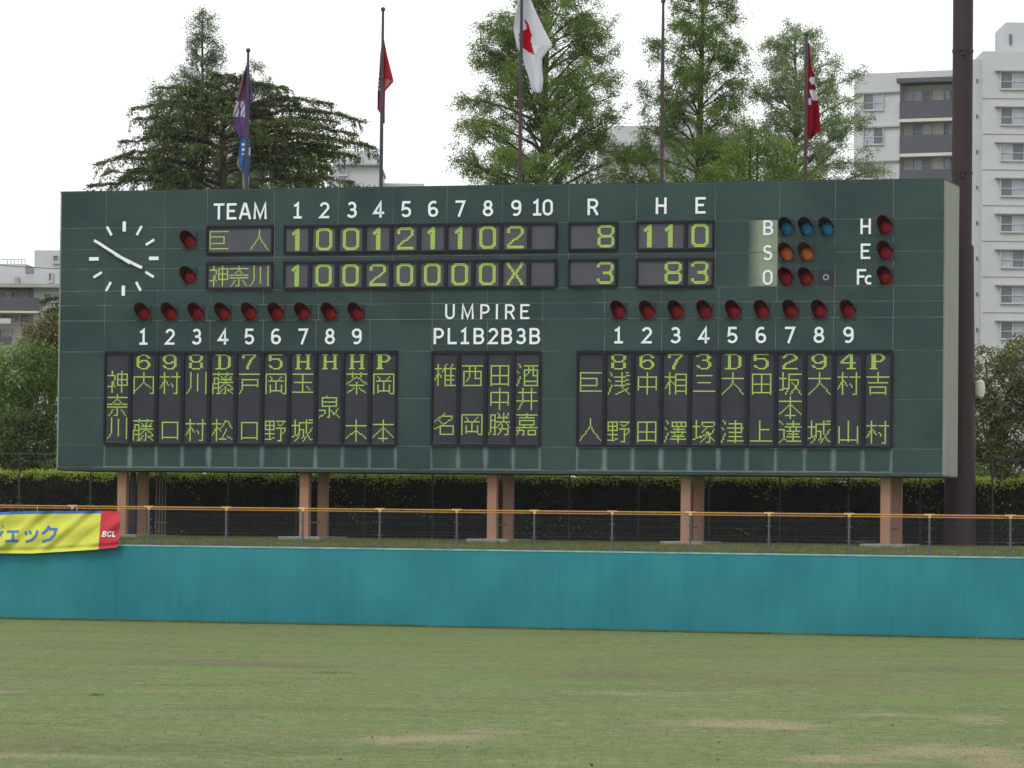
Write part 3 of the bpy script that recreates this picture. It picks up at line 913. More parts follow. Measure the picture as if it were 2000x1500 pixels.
# signal lamps ---------------------------------------------------------------
def lamp_proto(lens_c, hood_c, nm):
    ml = mat(nm+'_lens', lens_c, 0.45, 0.30, 14, spec=0.15)
    mh = mat(nm+'_hood', hood_c, 0.6, 0.1, 5)
    mb = MB(); mb.box(-0.275, 0.275, -0.05, -0.022, -0.285, 0.285)
    p = mb.mesh('signal_lamp', M_lampplate)
    lx, lz = 0.015, -0.045
    mb = MB(); n = 16
    ringsr = [(0.228, -0.055), (0.20, -0.085), (0.14, -0.112), (0.06, -0.124), (0.0, -0.128)]
    for k in range(4):
        (ra, da), (rb, db) = ringsr[k], ringsr[k+1]
        for j in range(n):
            t0, t1 = 2*math.pi*j/n, 2*math.pi*(j+1)/n
            mb.quad((lx+ra*math.cos(t0), da, lz+ra*math.sin(t0)), (lx+ra*math.cos(t1), da, lz+ra*math.sin(t1)), (lx+rb*math.cos(t1), db, lz+rb*math.sin(t1)), (lx+rb*math.cos(t0), db, lz+rb*math.sin(t0)))
    l = mb.mesh('lens', ml, True)
    mb = MB(); n = 26
    a0, a1 = math.radians(5), math.radians(255)
    tilt = 0.36
    for rr in (0.230, 0.244):
        for j in range(n):
            q = []
            for t in (a0+(a1-a0)*j/n, a0+(a1-a0)*(j+1)/n):
                Lh = 0.46 * max(0.03, math.cos((t - math.radians(130)) / math.radians(125) * math.pi/2)) ** 0.6
                rt = rr * 0.97
                q.append(((lx+rr*math.cos(t), -0.05, lz+rr*math.sin(t)), (lx+rt*math.cos(t), -0.05-Lh, lz+rt*math.sin(t)+Lh*tilt)))
            mb.quad(q[0][0], q[1][0], q[1][1], q[0][1])
            if rr == 0.230:
                # rim
                q2 = []
                for t in (a0+(a1-a0)*j/n, a0+(a1-a0)*(j+1)/n):
                    Lh = 0.46 * max(0.03, math.cos((t - math.radians(130)) / math.radians(125) * math.pi/2)) ** 0.6
                    q2.append((lx+0.244*0.97*math.cos(t), -0.05-Lh, lz+0.244*0.97*math.sin(t)+Lh*tilt))
                mb.quad(q[0][1], q[1][1], q2[1], q2[0])
    h = mb.mesh('visor', mh)
    return p, l, h
LP = {'red': lamp_proto(srgb(122,14,23), srgb(68,10,17), 'red'), 'blue': lamp_proto(srgb(22,98,128), srgb(22,34,48), 'blue'), 'orange': lamp_proto(srgb(172,86,40), srgb(66,34,26), 'orange')}
def lamp(kind, px, py, s=1.0):
    u, v = bp(px, py)
    p, l, h = LP[kind]
    a = obj('signal_lamp', p, board, (u, 0, v)); a.scale = (s, 1, s)
    obj('lens', l, a); obj('visor', h, a)
    a['label'] = kind + ' signal lamp with a hood'
for i in range(9): lamp('red', 282 + 52.0*i, 611)
for i in range(9): lamp('red', 1210 + 55.9*i, 607.6 - 0.18*i)
lamp('red', 371, 470.5); lamp('red', 370.6, 539.6)
for x in (1537, 1575.5, 1615.5): lamp('blue', x, 445, 0.97)
for x in (1536.5, 1575): lamp('orange', x, 494, 0.97)
for x in (1536.5, 1575): lamp('red', x, 542.6, 0.97)
for y in (442, 491.5, 540.6): lamp('red', 1729.5, y, 1.0)
u, v = bp(1613.7, 541.6)
mb = MB(); mb.box(-0.26, 0.26, -0.045, -0.022, -0.28, 0.28); pl_ = mb.build('cover_plate', mat('cover_plate', srgb(42,40,54), 0.7, 0.08), board, (u, 0, v))
mb = MB(); solid_ribbon(mb, arc(0, 0, 0.085, 0.085, 0, 360, 16)[:-1], 0.035, lambda x, y, d: (x, d, y), -0.06, -0.045, True)
mb.build('ring', mat('ring', srgb(160,160,172), 0.5), pl_)
u, v = bp(1615.5, 493); mb = MB(); mb.box(-0.27, 0.27, -0.028, -0.0225, -0.28, 0.28); mb.build('blank_plate', M_panel, board, (u, 0, v))

# pillars and footings ---------------------------------------------------------------
M_pil = mat('brown_pillar', srgb(152,116,96), 0.75, 0.07, 1.2, (1, 1, 0.4))
M_conc = mat('concrete', srgb(140,140,132), 0.85, 0.12, 2.5)
def ploc(px, yl):
    "local u of a pillar seen at pixel px when it stands yl behind the board face"
    u, v = bp(px, 1000)
    # shift for the depth offset
    r = ray(px, 1000); O = Vector((0, 0, CAMZ))
    P0 = BL - nb_ * yl
    t = (P0 - O).dot(nb_) / r.dot(nb_)
    return (O + r*t - P0).dot(ub)
for xf, xb in ((240, 279), (596, 631), (962.5, 993), (1340.5, 1364.5), (1730.5, 1752)):
    for px, yl in ((xf, 0.55), (xb, 2.15)):
        c = ploc(px, yl)
        mb = MB(); mb.box(c-0.165, c+0.165, yl-0.14, yl+0.14, 0.10, zB-0.02)
        mb.build('pillar', M_pil, board)
    cf, cb = ploc(xf, 0.55), ploc(xb, 2.15)
    mb = MB(); mb.box(min(cf,cb)-0.75, max(cf,cb)+0.65, -0.1, 2.85, -0.3, 0.15)
    mb.build('footing', M_conc, board)
    mb = MB(); mb.box(min(cf,cb)-0.19, max(cf,cb)+0.19, 1.2, 1.26, 0.62, 0.68); mb.build('cross_brace', mat('brace', srgb(92,84,80), 0.7), board)
# conduit bundle beside the left pillars
mb = MB()
for x in (305, 311, 317, 323):
    c = ploc(x, 1.4); mb.tube([(c, 1.4, -0.1), (c, 1.4, zB)], 0.028, 6)
c0, c1 = ploc(303, 1.4), ploc(325, 1.4)
mb.box(c0, c1, 1.35, 1.45, 0.55, 0.62)
mb.build('conduits', mat('conduit', srgb(96,84,74), 0.7), board)
c = ploc(259, 1.1)
mb = MB(); mb.tube([(c, 1.1, 0), (c, 1.1, zB)], 0.10, 12); mb.build('drain_pipe', mat('drain', srgb(52,58,70), 0.5), board)

# ------------------------------------------------------------------ low fence on top of the wall
M_post = mat('galvanised_post', srgb(92,92,98), 0.5, 0.1, metal=0.3)
M_wire = mat('fence_wire', srgb(84,84,88), 0.6, 0.1, metal=0.2)
M_yel = mat('yellow_rail', srgb(172,128,66), 0.65, 0.12, 4.0)
M_yel2 = mat('yellow_bracket', srgb(206,172,112), 0.5, 0.1)
def wall_at(px, py=1075, d=0.17):
    "point of the wall-top line seen at pixel column px"
    r = ray(px, py)
    x = 0.0
    for _ in range(12):
        Y = wy(x) + d; x = r.x / r.y * Y
    return x, Y
fence = empty('rail_fence', (0, wallY(0), 2.55), 'low wire mesh fence with a yellow top rail along the wall top', 'fence')
pxs = [-315, -163, -11, 140, 290, 441, 590.5, 741, 891.5, 1043, 1195, 1347.5, 1501.5, 1658, 1815, 1973, 2131, 2290]
pos = [wall_at(p) for p in pxs]
RT = 3.815 - 2.55
mb = MB()
mb.tube([(0,0,0),(0,0,RT)], 0.036, 8)
mb.box(-0.16, 0.16, -0.05, 0.05, -0.006, 0.03)
mb.tube([(-0.13,0,0.03),(-0.13,0,0.075)], 0.025, 6); mb.tube([(0.13,0,0.03),(0.13,0,0.075)], 0.025, 6)
for zz in (0.42, 0.86): mb.box(-0.10, 0.10, -0.045, 0.045, zz-0.014, zz+0.014)
pm = mb.mesh('post', M_post)
mb = MB(); mb.box(-0.16, 0.16, -0.05, 0.05, RT-0.015, RT+0.04); mb.box(-0.045, 0.045, -0.05, 0.05, RT-0.09, RT-0.015); cm = mb.mesh('bracket', M_yel2)
for (x, y) in pos:
    p = obj('post', pm, fence, (x, y - wallY(0), 0)); b_ = obj('bracket', cm, p)
for (xa, ya), (xb, yb) in zip(pos, pos[1:]):
    mb = MB()
    a = Vector((xa, ya - wallY(0), 0)); b = Vector((xb, yb - wallY(0), 0))
    up = lambda h: Vector((0, 0, h))
    mb.tube([a + up(RT), b + up(RT)], 0.023, 7); mb.tube([a + up(RT-0.072), b + up(RT-0.072)], 0.017, 7)
    n = 26
    for k in range(n):
        q = a.lerp(b, (k+0.5)/n); mb.tube([q + up(RT-0.075), q + up(RT)], 0.010, 4, False)
    mb.build('rail', M_yel, fence)
    mb = MB()
    for k in range(19): mb.tube([a + up(0.06 + 0.06*k), b + up(0.06 + 0.06*k)], 0.0018 if k % 4 else 0.0042, 3, False)
    L = (b-a).length; n = int(L/0.056)
    for k in range(n):
        q = a.lerp(b, (k+0.5)/n); mb.tube([q + up(0.03), q + up(RT-0.09)], 0.0018, 3, False)
    tag(mb.build('wire_mesh', M_wire, fence), kind='stuff')

# ------------------------------------------------------------------ tall mesh fence in front of the hedge
def BY(x): return 128.2 - 0.2924 * x          # board front plane
def line_at(px, off, py=1000):
    r = ray(px, py); k = r.x / r.y
    Y = (128.2 + off) / (1 + 0.2924 * k)
    return k * Y, Y
HZ = 2.80
M_fp = mat('tall_fence_post', srgb(50,52,54), 0.6, 0.1)
tf = empty('mesh_fence', (0, BY(0)+5.2, HZ), 'tall dark chain link fence behind the scoreboard in front of the hedge', 'fence')
px2 = [-240, -100, 37, 176, 312, 445, 579, 712, 845, 979, 1112, 1247, 1385, 1523, 1657, 1797, 1938, 2080, 2220]
p2 = [line_at(p, 5.2) for p in px2]
FH = 2.95
mb = MB(); mb.tube([(0,0,-0.1),(0,0,FH)], 0.038, 7)
for zz in (1.1, 1.35): mb.tube([(-0.14,0,zz),(0.14,0,zz)], 0.02, 5)
m2 = mb.mesh('post', M_fp)
for x, y in p2: obj('post', m2, tf, (x, y-(BY(0)+5.2), 0))
for (xa, ya), (xb, yb) in zip(p2, p2[1:]):
    a = Vector((xa, ya-(BY(0)+5.2), 0)); b = Vector((xb, yb-(BY(0)+5.2), 0)); mb = MB()
    mb.tube([a+Vector((0,0,FH)), b+Vector((0,0,FH))], 0.026, 6); mb.build('rail', M_fp, tf)
    mb = MB(); mb.tube([a+Vector((0,0,0.12)), b+Vector((0,0,0.12))], 0.022, 6); mb.build('rail', M_fp, tf)
    mb = MB(); L = (b-a).length; s = 0.13; H = FH - 0.2; n = int((L+H)/s)
    for k in range(n):
        t = k*s
        for sg in (1, -1):
            x0, z0, x1, z1 = t - H, 0.15, t, 0.15 + H
            if x0 < 0: z0 += -x0; x0 = 0
            if x1 > L: z1 -= x1 - L; x1 = L
            if x1 <= x0: continue
            if sg < 0: x0, x1 = L - x0, L - x1
            mb.tube([a.lerp(b, x0/L)+Vector((0,0,z0)), a.lerp(b, x1/L)+Vector((0,0,z1))], 0.0022, 3, False)
    tag(mb.build('wire_mesh', M_fp, tf), kind='stuff')

# ------------------------------------------------------------------ hedge
M_hedge = leafmat('hedge_leaves', [srgb(26,28,18), srgb(42,46,26), srgb(64,72,36)], 0.1, 1.2)
M_shoot = leafmat('hedge_shoots', [srgb(108,126,50), srgb(154,172,66), srgb(190,200,100)], 0.4, 1.5)
hedge = empty('hedge', (0, BY(0)+6.4, HZ), 'long clipped hedge with yellow-green new shoots on top behind the scoreboard', 'hedge')
hn = math.sqrt(1+0.2924**2)
def hpos(s, d, z):  # s along, d depth into hedge; local coords
    return np.column_stack([s/hn + d*0.2924/hn, -0.2924*s/hn + d/hn, z])
HT = 2.27
n = 95000
s = rng.uniform(-27, 27, n); z = rng.uniform(0, 1, n) ** 0.9 * HT
bulge = 0.13*np.sin(s*2.1)+0.09*np.sin(s*5.3+1)+0.06*np.sin(z*4+s)
d = np.abs(rng.normal(0, 0.13, n)) - bulge*0.6
keep = ~((z < 0.5) & (rng.uniform(0, 1, n) < 0.45))
C = hpos(s, d, z)[keep]
obj('foliage', quads_mesh('foliage', leaf_quads(C, 0.085, 0.05), M_hedge), hedge)
n = 45000
s = rng.uniform(-27, 27, n); top = HT + 0.05*np.sin(s*1.7)+0.05*np.sin(s*4.9)+0.04*np.sin(s*11)
d = rng.uniform(-0.22, 1.3, n)
z = top + np.abs(rng.normal(0, 0.07, n)) - np.where(d < 0, rng.uniform(0, 0.42, n)**1.3, rng.uniform(0, 0.14, n))
C = hpos(s, d, z)
obj('new_shoots', quads_mesh('new_shoots', leaf_quads(C, 0.085, 0.045, rng.normal(size=(len(C), 3))*(0.6, 0.6, 1)), M_shoot), hedge)
n = 5000                     # light sprigs scattered on the face
s = rng.uniform(-27, 27, n); z = rng.uniform(0.1, HT, n)
k = np.sin(s*0.9)+np.sin(s*2.3+z*3)+np.sin(z*2+s*0.3) > 1.15
C = hpos(s, -0.18 + rng.normal(0, 0.06, n), z)[k]
obj('face_sprigs', quads_mesh('face_sprigs', leaf_quads(C, 0.08, 0.045), M_shoot), hedge)
mb = MB()                    # woody core so that no daylight shows through
P = lambda s_, d_, z_: tuple(hpos(np.array([s_]), np.array([d_]), np.array([z_]))[0])
for q in range(54):
    s0, s1 = -27+q, -26+q
    mb.quad(P(s0,0.28,0.0),P(s1,0.28,0.0),P(s1,0.28,HT-0.1),P(s0,0.28,HT-0.1)); mb.quad(P(s0,0.28,HT-0.1),P(s1,0.28,HT-0.1),P(s1,1.3,HT-0.1),P(s0,1.3,HT-0.1))
    mb.quad(P(s1,1.3,0),P(s0,1.3,0),P(s0,1.3,HT-0.1),P(s1,1.3,HT-0.1))
mb.build('twig_core', mat('hedge_core', srgb(22,21,17), 0.95, 0.4, 4), hedge)

# ------------------------------------------------------------------ trees
M_bark = mat('bark', srgb(70,62,54), 0.9, 0.2, 3.0, (1, 1, 0.3))
def norm(v): return v / (np.linalg.norm(v) + 1e-9)
def limb_path(p0, az, up, L, droop, n=6):
    pts = [p0.copy()]; d = np.array([math.cos(az)*math.cos(up), math.sin(az)*math.cos(up), math.sin(up)])
    for i in range(n):
        d = norm(d + np.array([rng.normal(0, .07), rng.normal(0, .07), -droop/n + rng.normal(0, .04)]))
        pts.append(pts[-1] + d * L / n)
    return pts
def interp_profile(prof, z):
    for (z0, a0, b0), (z1, a1, b1) in zip(prof, prof[1:]):
        if z0 >= z >= z1:
            t = (z0 - z) / (z0 - z1 + 1e-9); return a0+(a1-a0)*t, b0+(b1-b0)*t
    return (prof[0][1], prof[0][2]) if z > prof[0][0] else (prof[-1][1], prof[-1][2])

def feather_tree(name, label, tpx, D, prof_px, leafm, group, nl=64, dens=1.0, tr=0.28, asc=0.75, low=6.0, seed=1, cat='tree', leafL=0.115, leafW=0.042, lean=0.0):
    global rng
    rng = np.random.default_rng(seed)
    X = at(tpx, 200, D).x
    prof = []
    for py, xl, xr in prof_px:
        zz = at(tpx, py, D).z
        prof.append((zz, X - at(xl, py, D).x, at(xr, py, D).x - X))
    ztop = prof[0][0]
    root = empty(name, (X, D, HZ), label, cat, group)
    H = ztop - HZ
    mb = MB(); tp = []; n = 12
    for i in range(n+1):
        t = i/n; tp.append((0.12*math.sin(t*5+seed)*t + lean*t, 0.1*math.cos(t*4)*t, H*t*(0.985 if D != 174 else 0.86) - (0.3 if i == 0 else 0)))
    mb.tube(tp, [tr*(1-0.93*i/n)+0.02 for i in range(n+1)], 9)
    mb.build('trunk', M_bark, root)
    lb = MB(); Cs, Ds = [], []
    def sprays(path, L, cnt, t0, w0):
        m_ = len(path) - 1
        for j in range(cnt):
            t = rng.uniform(t0, 1.0); i = min(m_-1, int(t*m_)); q = path[i]*(1-(t*m_-i)) + path[i+1]*(t*m_-i)
            d = norm(path[i+1]-path[i]); sd = norm(np.cross(d, [0,0,1]) + rng.normal(0, 0.25, 3)) * rng.choice([-1, 1])
            tw = norm(d*0.45 + sd*rng.uniform(0.3, 1.0) + np.array([0,0,rng.normal(0.0, 0.5)]))
            tl = w0 * rng.uniform(0.5, 1.25)
            m = int(12 + 30*tl)
            u = rng.uniform(0.02, 1, m)[:, None]
            c = q + tw*tl*u + np.array([0, 0, -0.35])*tl*u**2 + rng.normal(0, 0.06 + 0.08*tl, (m, 3))
            Cs.append(c); Ds.append(np.tile(tw, (m, 1))*0.8 + rng.normal(0, 0.6, (m, 3)) + [0, 0, -0.25])
    for k in range(nl):
        f = (k + rng.uniform(-1, 1)) / nl; f = min(0.995, max(0, f))
        h = low + (H - low) * (f ** 0.92)
        zz = HZ + h
        a, b = interp_profile(prof, zz)
        az = k*2.39996 + rng.normal(0, 0.35)
        side = b if math.cos(az) > 0 else a
        R = (abs(math.cos(az))*side + (1-abs(math.cos(az)))*(a+b)/2) * rng.choice([rng.uniform(0.45, 0.8), rng.uniform(0.84, 1.08)], p=[0.25, 0.75])
        R = max(R, 0.3)
        up = asc * rng.uniform(0.7, 1.3)
        L = 1.08*R / max(0.45, math.cos(up*0.62))
        hs_ = max(1.5, h - math.sin(up*0.75)*L*0.8)
        i0 = min(n, int(hs_/H*n)); p0 = np.array([tp[i0][0], tp[i0][1], hs_])
        path = limb_path(p0, az, up, L, 0.55)
        r0 = 0.015 + 0.014*L
        lb.tube(path, [r0*(1-0.85*i/6) for i in range(7)], 5, False)
        sprays(path, L, int((4 + 4.5*L)*dens), 0.3, 0.55)
        for s_ in range(int(2 + 1.6*L)):
            t = rng.uniform(0.25, 0.95); i = min(5, int(t*6)); q = path[i]*(1-(t*6-i)) + path[i+1]*(t*6-i)
            l2 = L*rng.uniform(0.18, 0.42)*(1.25-t) + 0.35
            p_2 = limb_path(q, az + rng.choice([-1, 1])*rng.uniform(0.4, 1.1), up*rng.uniform(-0.2, 1.5), l2, 0.5, 4)
            lb.tube(p_2, [0.016, 0.013, 0.010, 0.007, 0.004], 4, False)
            sprays(p_2, l2, int((4 + 7*l2)*dens), 0.1, 0.46)
    tag(lb.build('branches', M_bark, root), kind='stuff')
    C = np.concatenate(Cs); Dd = np.concatenate(Ds)
    obj('crown', quads_mesh('crown', leaf_quads(C, leafL, leafW, Dd), leafm), root)
    return root, len(C)

M_red1 = leafmat('redwood_leaves', [srgb(84,106,54), srgb(112,136,70), srgb(142,164,90)], 0.5, 0.5)
M_red2 = leafmat('redwood_leaves_pale', [srgb(100,118,82), srgb(132,150,104), srgb(158,172,126)], 0.5, 0.6)
M_red0 = leafmat('greygreen_leaves', [srgb(88,100,80), srgb(116,128,100), srgb(140,150,120)], 0.45, 0.7)
GT = 'feathery trees standing behind the scoreboard'
cnt = []
cnt.append(feather_tree('redwood_tree', 'tall feathery green tree behind the white flag with a red disc', 1066, 160,
   [(-150,1050,1085),(-60,1015,1130),(0,975,1160),(50,935,1190),(100,918,1203),(150,905,1212),(200,892,1215),(250,898,1222),(300,893,1232),(360,880,1240),(480,885,1245)],
   M_red1, GT, nl=140, dens=0.80, tr=0.36, seed=21, low=7))
cnt.append(feather_tree('redwood_tree', 'tall narrow green tree behind the bare flagpole', 1366, 163,
   [(-130,1352,1385),(-50,1335,1415),(0,1320,1440),(60,1290,1450),(100,1268,1452),(150,1250,1458),(200,1236,1458),(250,1226,1462),(300,1210,1470),(360,1195,1486),(480,1190,1500)],
   M_red1, GT, nl=130, dens=0.80, tr=0.34, seed=22, low=7))
cnt.append(feather_tree('redwood_tree', 'thin pale green tree behind the dark red flag, nearest to the apartments', 1550, 166,
   [(52,1545,1578),(85,1500,1620),(120,1478,1655),(160,1462,1672),(200,1452,1688),(250,1440,1700),(300,1432,1712),(360,1420,1722),(480,1410,1730)],
   M_red2, GT, nl=120, dens=0.68, tr=0.26, seed=23, low=6.5))
cnt.append(feather_tree('spire_tree', 'grey-green tree with a pointed spire rising behind the spreading cedar', 396, 172,
   [(24,393,398),(50,386,408),(75,376,432),(100,368,440),(130,360,428),(160,338,470),(200,312,520),(250,300,560),(310,290,590),(380,280,610)],
   M_red0, None, nl=110, dens=0.55, tr=0.24, seed=24, low=9, asc=0.9))
cnt.append(feather_tree('leafy_tree', 'grey-green treetops rising just right of the purple flag behind the cedar', 500, 174,
   [(120,494,506),(140,486,512),(165,472,530),(190,462,552),(230,450,570),(380,440,590)], M_red0, None, nl=46, dens=0.6, tr=0.18, seed=25, low=11, asc=1.05))
cnt.append(feather_tree('leafy_tree', 'small pale treetop at the upper left of the cedar', 324, 174,
   [(150,320,327),(170,310,340),(200,300,352),(250,292,362),(380,285,370)], M_red0, None, nl=40, dens=0.7, tr=0.14, seed=26, low=11, asc=1.0))
rng = np.random.default_rng(31)

# spreading cedar: long nearly level tiers
def cedar():
    D = 158; cx = 440
    X = at(cx, 250, D).x
    root = empty('cedar_tree', (X, D, HZ), 'dark spreading cedar with layered level branches behind the left of the scoreboard', 'tree')
    Mc = leafmat('cedar_needles', [srgb(54,64,44), srgb(84,97,60), srgb(122,134,84)], 0.3, 0.9)
    P = lambda px, py: (at(px, py, D).x - X, at(px, py, D).z - HZ)
    tz_ = P(cx, 146)[1]
    mb = MB(); mb.tube([(0,0,-0.3),(0.1,0,4),(0,0.1,9),(-0.1,0,tz_-1.2)], [0.42,0.38,0.28,0.08], 10); mb.build('trunk', M_bark, root)
    lb = MB(); Cs, Ds = [], []
    tips = [(262,208,0),(292,256,0),(236,276,0),(190,322,0),(176,362,0),(205,348,0),(300,300,0),(322,176,0),(250,330,0),(270,235,0),
            (644,203,0),(709,232,0),(695,262,0),(730,292,0),(690,306,0),(688,361,0),(640,330,0),(560,180,0),(610,250,0),(660,285,0),(600,215,0),
            (86,588,0),(96,606,0),(385,158,0),(410,148,0),(450,148,0),(500,165,0),(360,185,0),(560,262,0),(575,193,0),(520,230,0),(590,290,0),(310,215,0),(330,240,0),(655,240,0),(680,275,0),(640,300,0),(250,300,0),(225,345,0),(425,150,0),(480,158,0),(520,170,0),(345,190,0)]
    br = []
    for (px, py, _) in tips:
        x, z = P(px, py); br.append((x, rng.uniform(-1.2, 1.2), z, 1.0))
    for k in range(62):                      # the bulk of the crown, all round
        f = rng.uniform(0, 1); z = tz_ * (0.50 + 0.49*f); R = (1-f)**0.85*5.2 + 0.9
        az = k*2.39996; R *= rng.uniform(0.6, 0.95)
        br.append((R*math.cos(az) + 0.2, R*math.sin(az)*0.9, z, 0.85))
    for k in range(26):
        z = tz_*rng.uniform(0.25, 0.50); az = k*2.39996; R = rng.uniform(4.5, 7.0)
        br.append((R*math.cos(az), R*math.sin(az), z, 0.8))
    for (x, y, z, w_) in br:
        L = math.hypot(x, y)
        z0 = z - rng.uniform(-0.1, 0.55) - 0.05*L
        pts = []
        for i in range(11):
            t = i/10; pts.append(np.array([x*t, y*t, z0 + (z-z0)*t + 0.085*L*math.sin(math.pi*t)]) + rng.normal(0, 0.05, 3)*(0 < i < 10))
        lb.tube(pts, [0.02+0.009*L*(1-i/10) for i in range(11)], 5, False)
        ns = int((13*L + 12) * w_)
        for j in range(ns):
            t = rng.uniform(0.10, 1.0)**0.8; i = min(9, int(t*10)); q = pts[i]*(1-(t*10-i)) + pts[i+1]*(t*10-i)
            d = norm(pts[i+1]-pts[i]); sd = norm(np.cross(d, [0,0,1]))*rng.choice([-1, 1])
            wmax = 0.22 + 1.25*math.sin(math.pi*min(0.985, t*0.9+0.08))**0.8*min(1, L/3.5)
            tl = wmax*rng.uniform(0.45, 1.1)
            tw = norm(sd*rng.uniform(0.3, 1) + d*rng.uniform(0.3, 1) + np.array([0, 0, rng.normal(0.0, 0.06)]))
            m = int(9 + 15*tl); u = rng.uniform(0, 1, m)[:, None]
            c = q + [0, 0, 0.05] + tw*tl*u + np.array([0, 0, -0.30])*tl*u**2.5 + rng.normal(0, 1, (m, 3))*[0.05, 0.05, 0.03]
            Cs.append(c); Ds.append(np.tile(tw, (m, 1)) + rng.normal(0, 0.45, (m, 3)))
            if rng.uniform() < 0.30:                # pendulous fingers hanging from the spray ends
                e = q + tw*tl + [0, 0, -0.30*tl]; hl = rng.uniform(0.12, 0.42); m2_ = int(5 + 22*hl); u = rng.uniform(0, 1, m2_)[:, None]
                Cs.append(e + (tw*0.35 + np.array([0, 0, -1.0]))*hl*u + rng.normal(0, 0.03, (m2_, 3)))
                Ds.append(np.tile(np.array([0, 0, -1.0]), (m2_, 1)) + rng.normal(0, 0.4, (m2_, 3)))
    tag(lb.build('branches', M_bark, root), kind='stuff')
    C = np.concatenate(Cs)
    obj('crown', quads_mesh('crown', leaf_quads(C, 0.145, 0.046, np.concatenate(Ds)), Mc), root)
    return len(C)
cnt.append(('cedar', cedar()))

def bushy(name, label, blobs, D, leafm, group=None, base=None, dens=170, cat='tree', ls=0.15):
    "broadleaf tree: clumps of leaves on limbs; blobs = (px, py, rx_px, ry_px)"
    c0 = base or blobs[0][0]
    X = at(c0, 800, D).x
    root = empty(name, (X, D, HZ), label, cat, group)
    mb = MB(); lb = MB(); Cs = []
    top = max(at(b[0], b[1], D).z for b in blobs) - HZ
    mb.tube([(0,0,-0.3),(0.1,0,top*0.35),(0,0.1,top*0.6),(0.1,0,top*0.78)], [0.2,0.17,0.08,0.02], 8); mb.build('trunk', M_bark, root)
    for (px, py, rx, ry) in blobs:
        c = at(px, py, D); cx, cz = c.x - X, c.z - HZ
        s = D/F; rx *= s; ry *= s; rd = rx*0.8
        lb.tube([(0, 0, max(0.5, cz*0.45)), (cx*0.6, rng.normal(0, .3), cz*0.8), (cx, 0, cz)], [0.10, 0.06, 0.03], 5, False)
        area = 4*math.pi*((rx*ry+rx*rd+ry*rd)/3); ncl = int(area*7.5)
        U_ = rng.normal(size=(ncl, 3)); U_ /= np.linalg.norm(U_, axis=1, keepdims=True)
        rad = rng.uniform(0.45, 1.08, ncl)[:, None]**0.6
        cc = U_*rad*[rx, rd, ry] + [cx, 0, cz]
        m = int(dens/7)
        pts = (cc[:, None, :] + rng.normal(0, 1, (ncl, m, 3))*[0.19, 0.19, 0.12]).reshape(-1, 3)
        Cs.append(pts)
    tag(lb.build('branches', M_bark, root), kind='stuff')
    C = np.concatenate(Cs)
    obj('crown', quads_mesh('crown', leaf_quads(C, ls, ls*0.6, None), leafm), root)
    return len(C)
M_b1 = leafmat('bright_leaves', [srgb(78,102,48), srgb(108,136,66), srgb(138,164,90)], 0.45, 0.6)
M_b2 = leafmat('olive_leaves', [srgb(72,78,50), srgb(96,104,66), srgb(120,126,86)], 0.35, 0.7)
M_b3 = leafmat('dark_leaves', [srgb(54,68,40), srgb(80,98,54), srgb(108,126,70)], 0.35, 0.7)
M_b4 = leafmat('dry_leaves', [srgb(86,84,54), srgb(116,110,72), srgb(138,130,92)], 0.3, 0.7)
M_b5 = leafmat('spring_leaves', [srgb(84,106,50), srgb(112,138,64), srgb(138,160,84)], 0.45, 0.6)
cnt.append(('l1', bushy('leafy_tree', 'bright green leafy tree left of the scoreboard below the flats', [(20,730,62,60),(75,720,55,50),(-40,760,60,60),(10,800,60,50),(80,790,50,55)], 156, M_b1, None, 30)))
cnt.append(('l2', bushy('leafy_tree', 'dark leafy tree under the bright one at the left edge, just above the hedge', [(-10,850,70,55),(60,860,65,50),(110,840,40,60),(-70,830,50,80),(30,900,60,35),(100,900,45,35),(-40,900,50,40),(90,720,40,50)], 152, M_b3, None, 40)))
cnt.append(('l3', bushy('leafy_tree', 'small olive-brown tree touching the left edge of the scoreboard', [(92,650,40,28),(120,640,40,40),(70,668,34,22)], 165, M_b4, None, 100)))
cnt.append(('r1', bushy('leafy_tree', 'dull olive tree at the right edge under the tall apartment block', [(1945,760,50,70),(1985,720,40,60),(1920,830,45,80),(1990,850,55,70),(2050,780,60,90),(1930,900,45,40),(1985,905,50,35),(2050,900,50,45)], 156, M_b2, None, 1960)))
cnt.append(('r2', bushy('leafy_tree', 'sparse brownish tree beside the dark mast', [(1925,700,26,30),(1990,680,28,25),(1905,760,20,50)], 170, M_b4, None, 1940, dens=90)))
cnt.append(('m1', bushy('leafy_tree', 'light green leafy tree between the two right feathery trees', [(1440,300,34,30),(1480,275,26,34),(1520,300,36,26),(1420,345,46,30),(1500,345,50,30),(1560,345,40,26),(1465,250,16,20),(1390,340,24,20)], 154, M_red1, None, 1470, ls=0.11, dens=230)))
cnt.append(('m2', bushy('leafy_tree', 'light green leafy tree showing beyond the right side of the cedar', [(600,330,44,38),(625,300,26,26),(575,360,50,30),(560,300,20,20)], 178, M_b5, None, 600)))
cnt.append(('m3', bushy('leafy_tree', 'dark rounded treetop just showing over the board below the white building', [(690,375,26,16),(660,380,26,14),(725,385,20,12)], 168, M_b3, None, 690)))
bushy('added_shrub_belt', 'dark shrubs added beyond the hedge to fill the bright gap under the scoreboard', [(150+95*i, 918+6*math.sin(i*2.2), 62, 26) for i in range(19)], 147, M_b3, None, 1000, dens=60, cat='shrubs', ls=0.2)  # added to block bright specks between hedge top and board

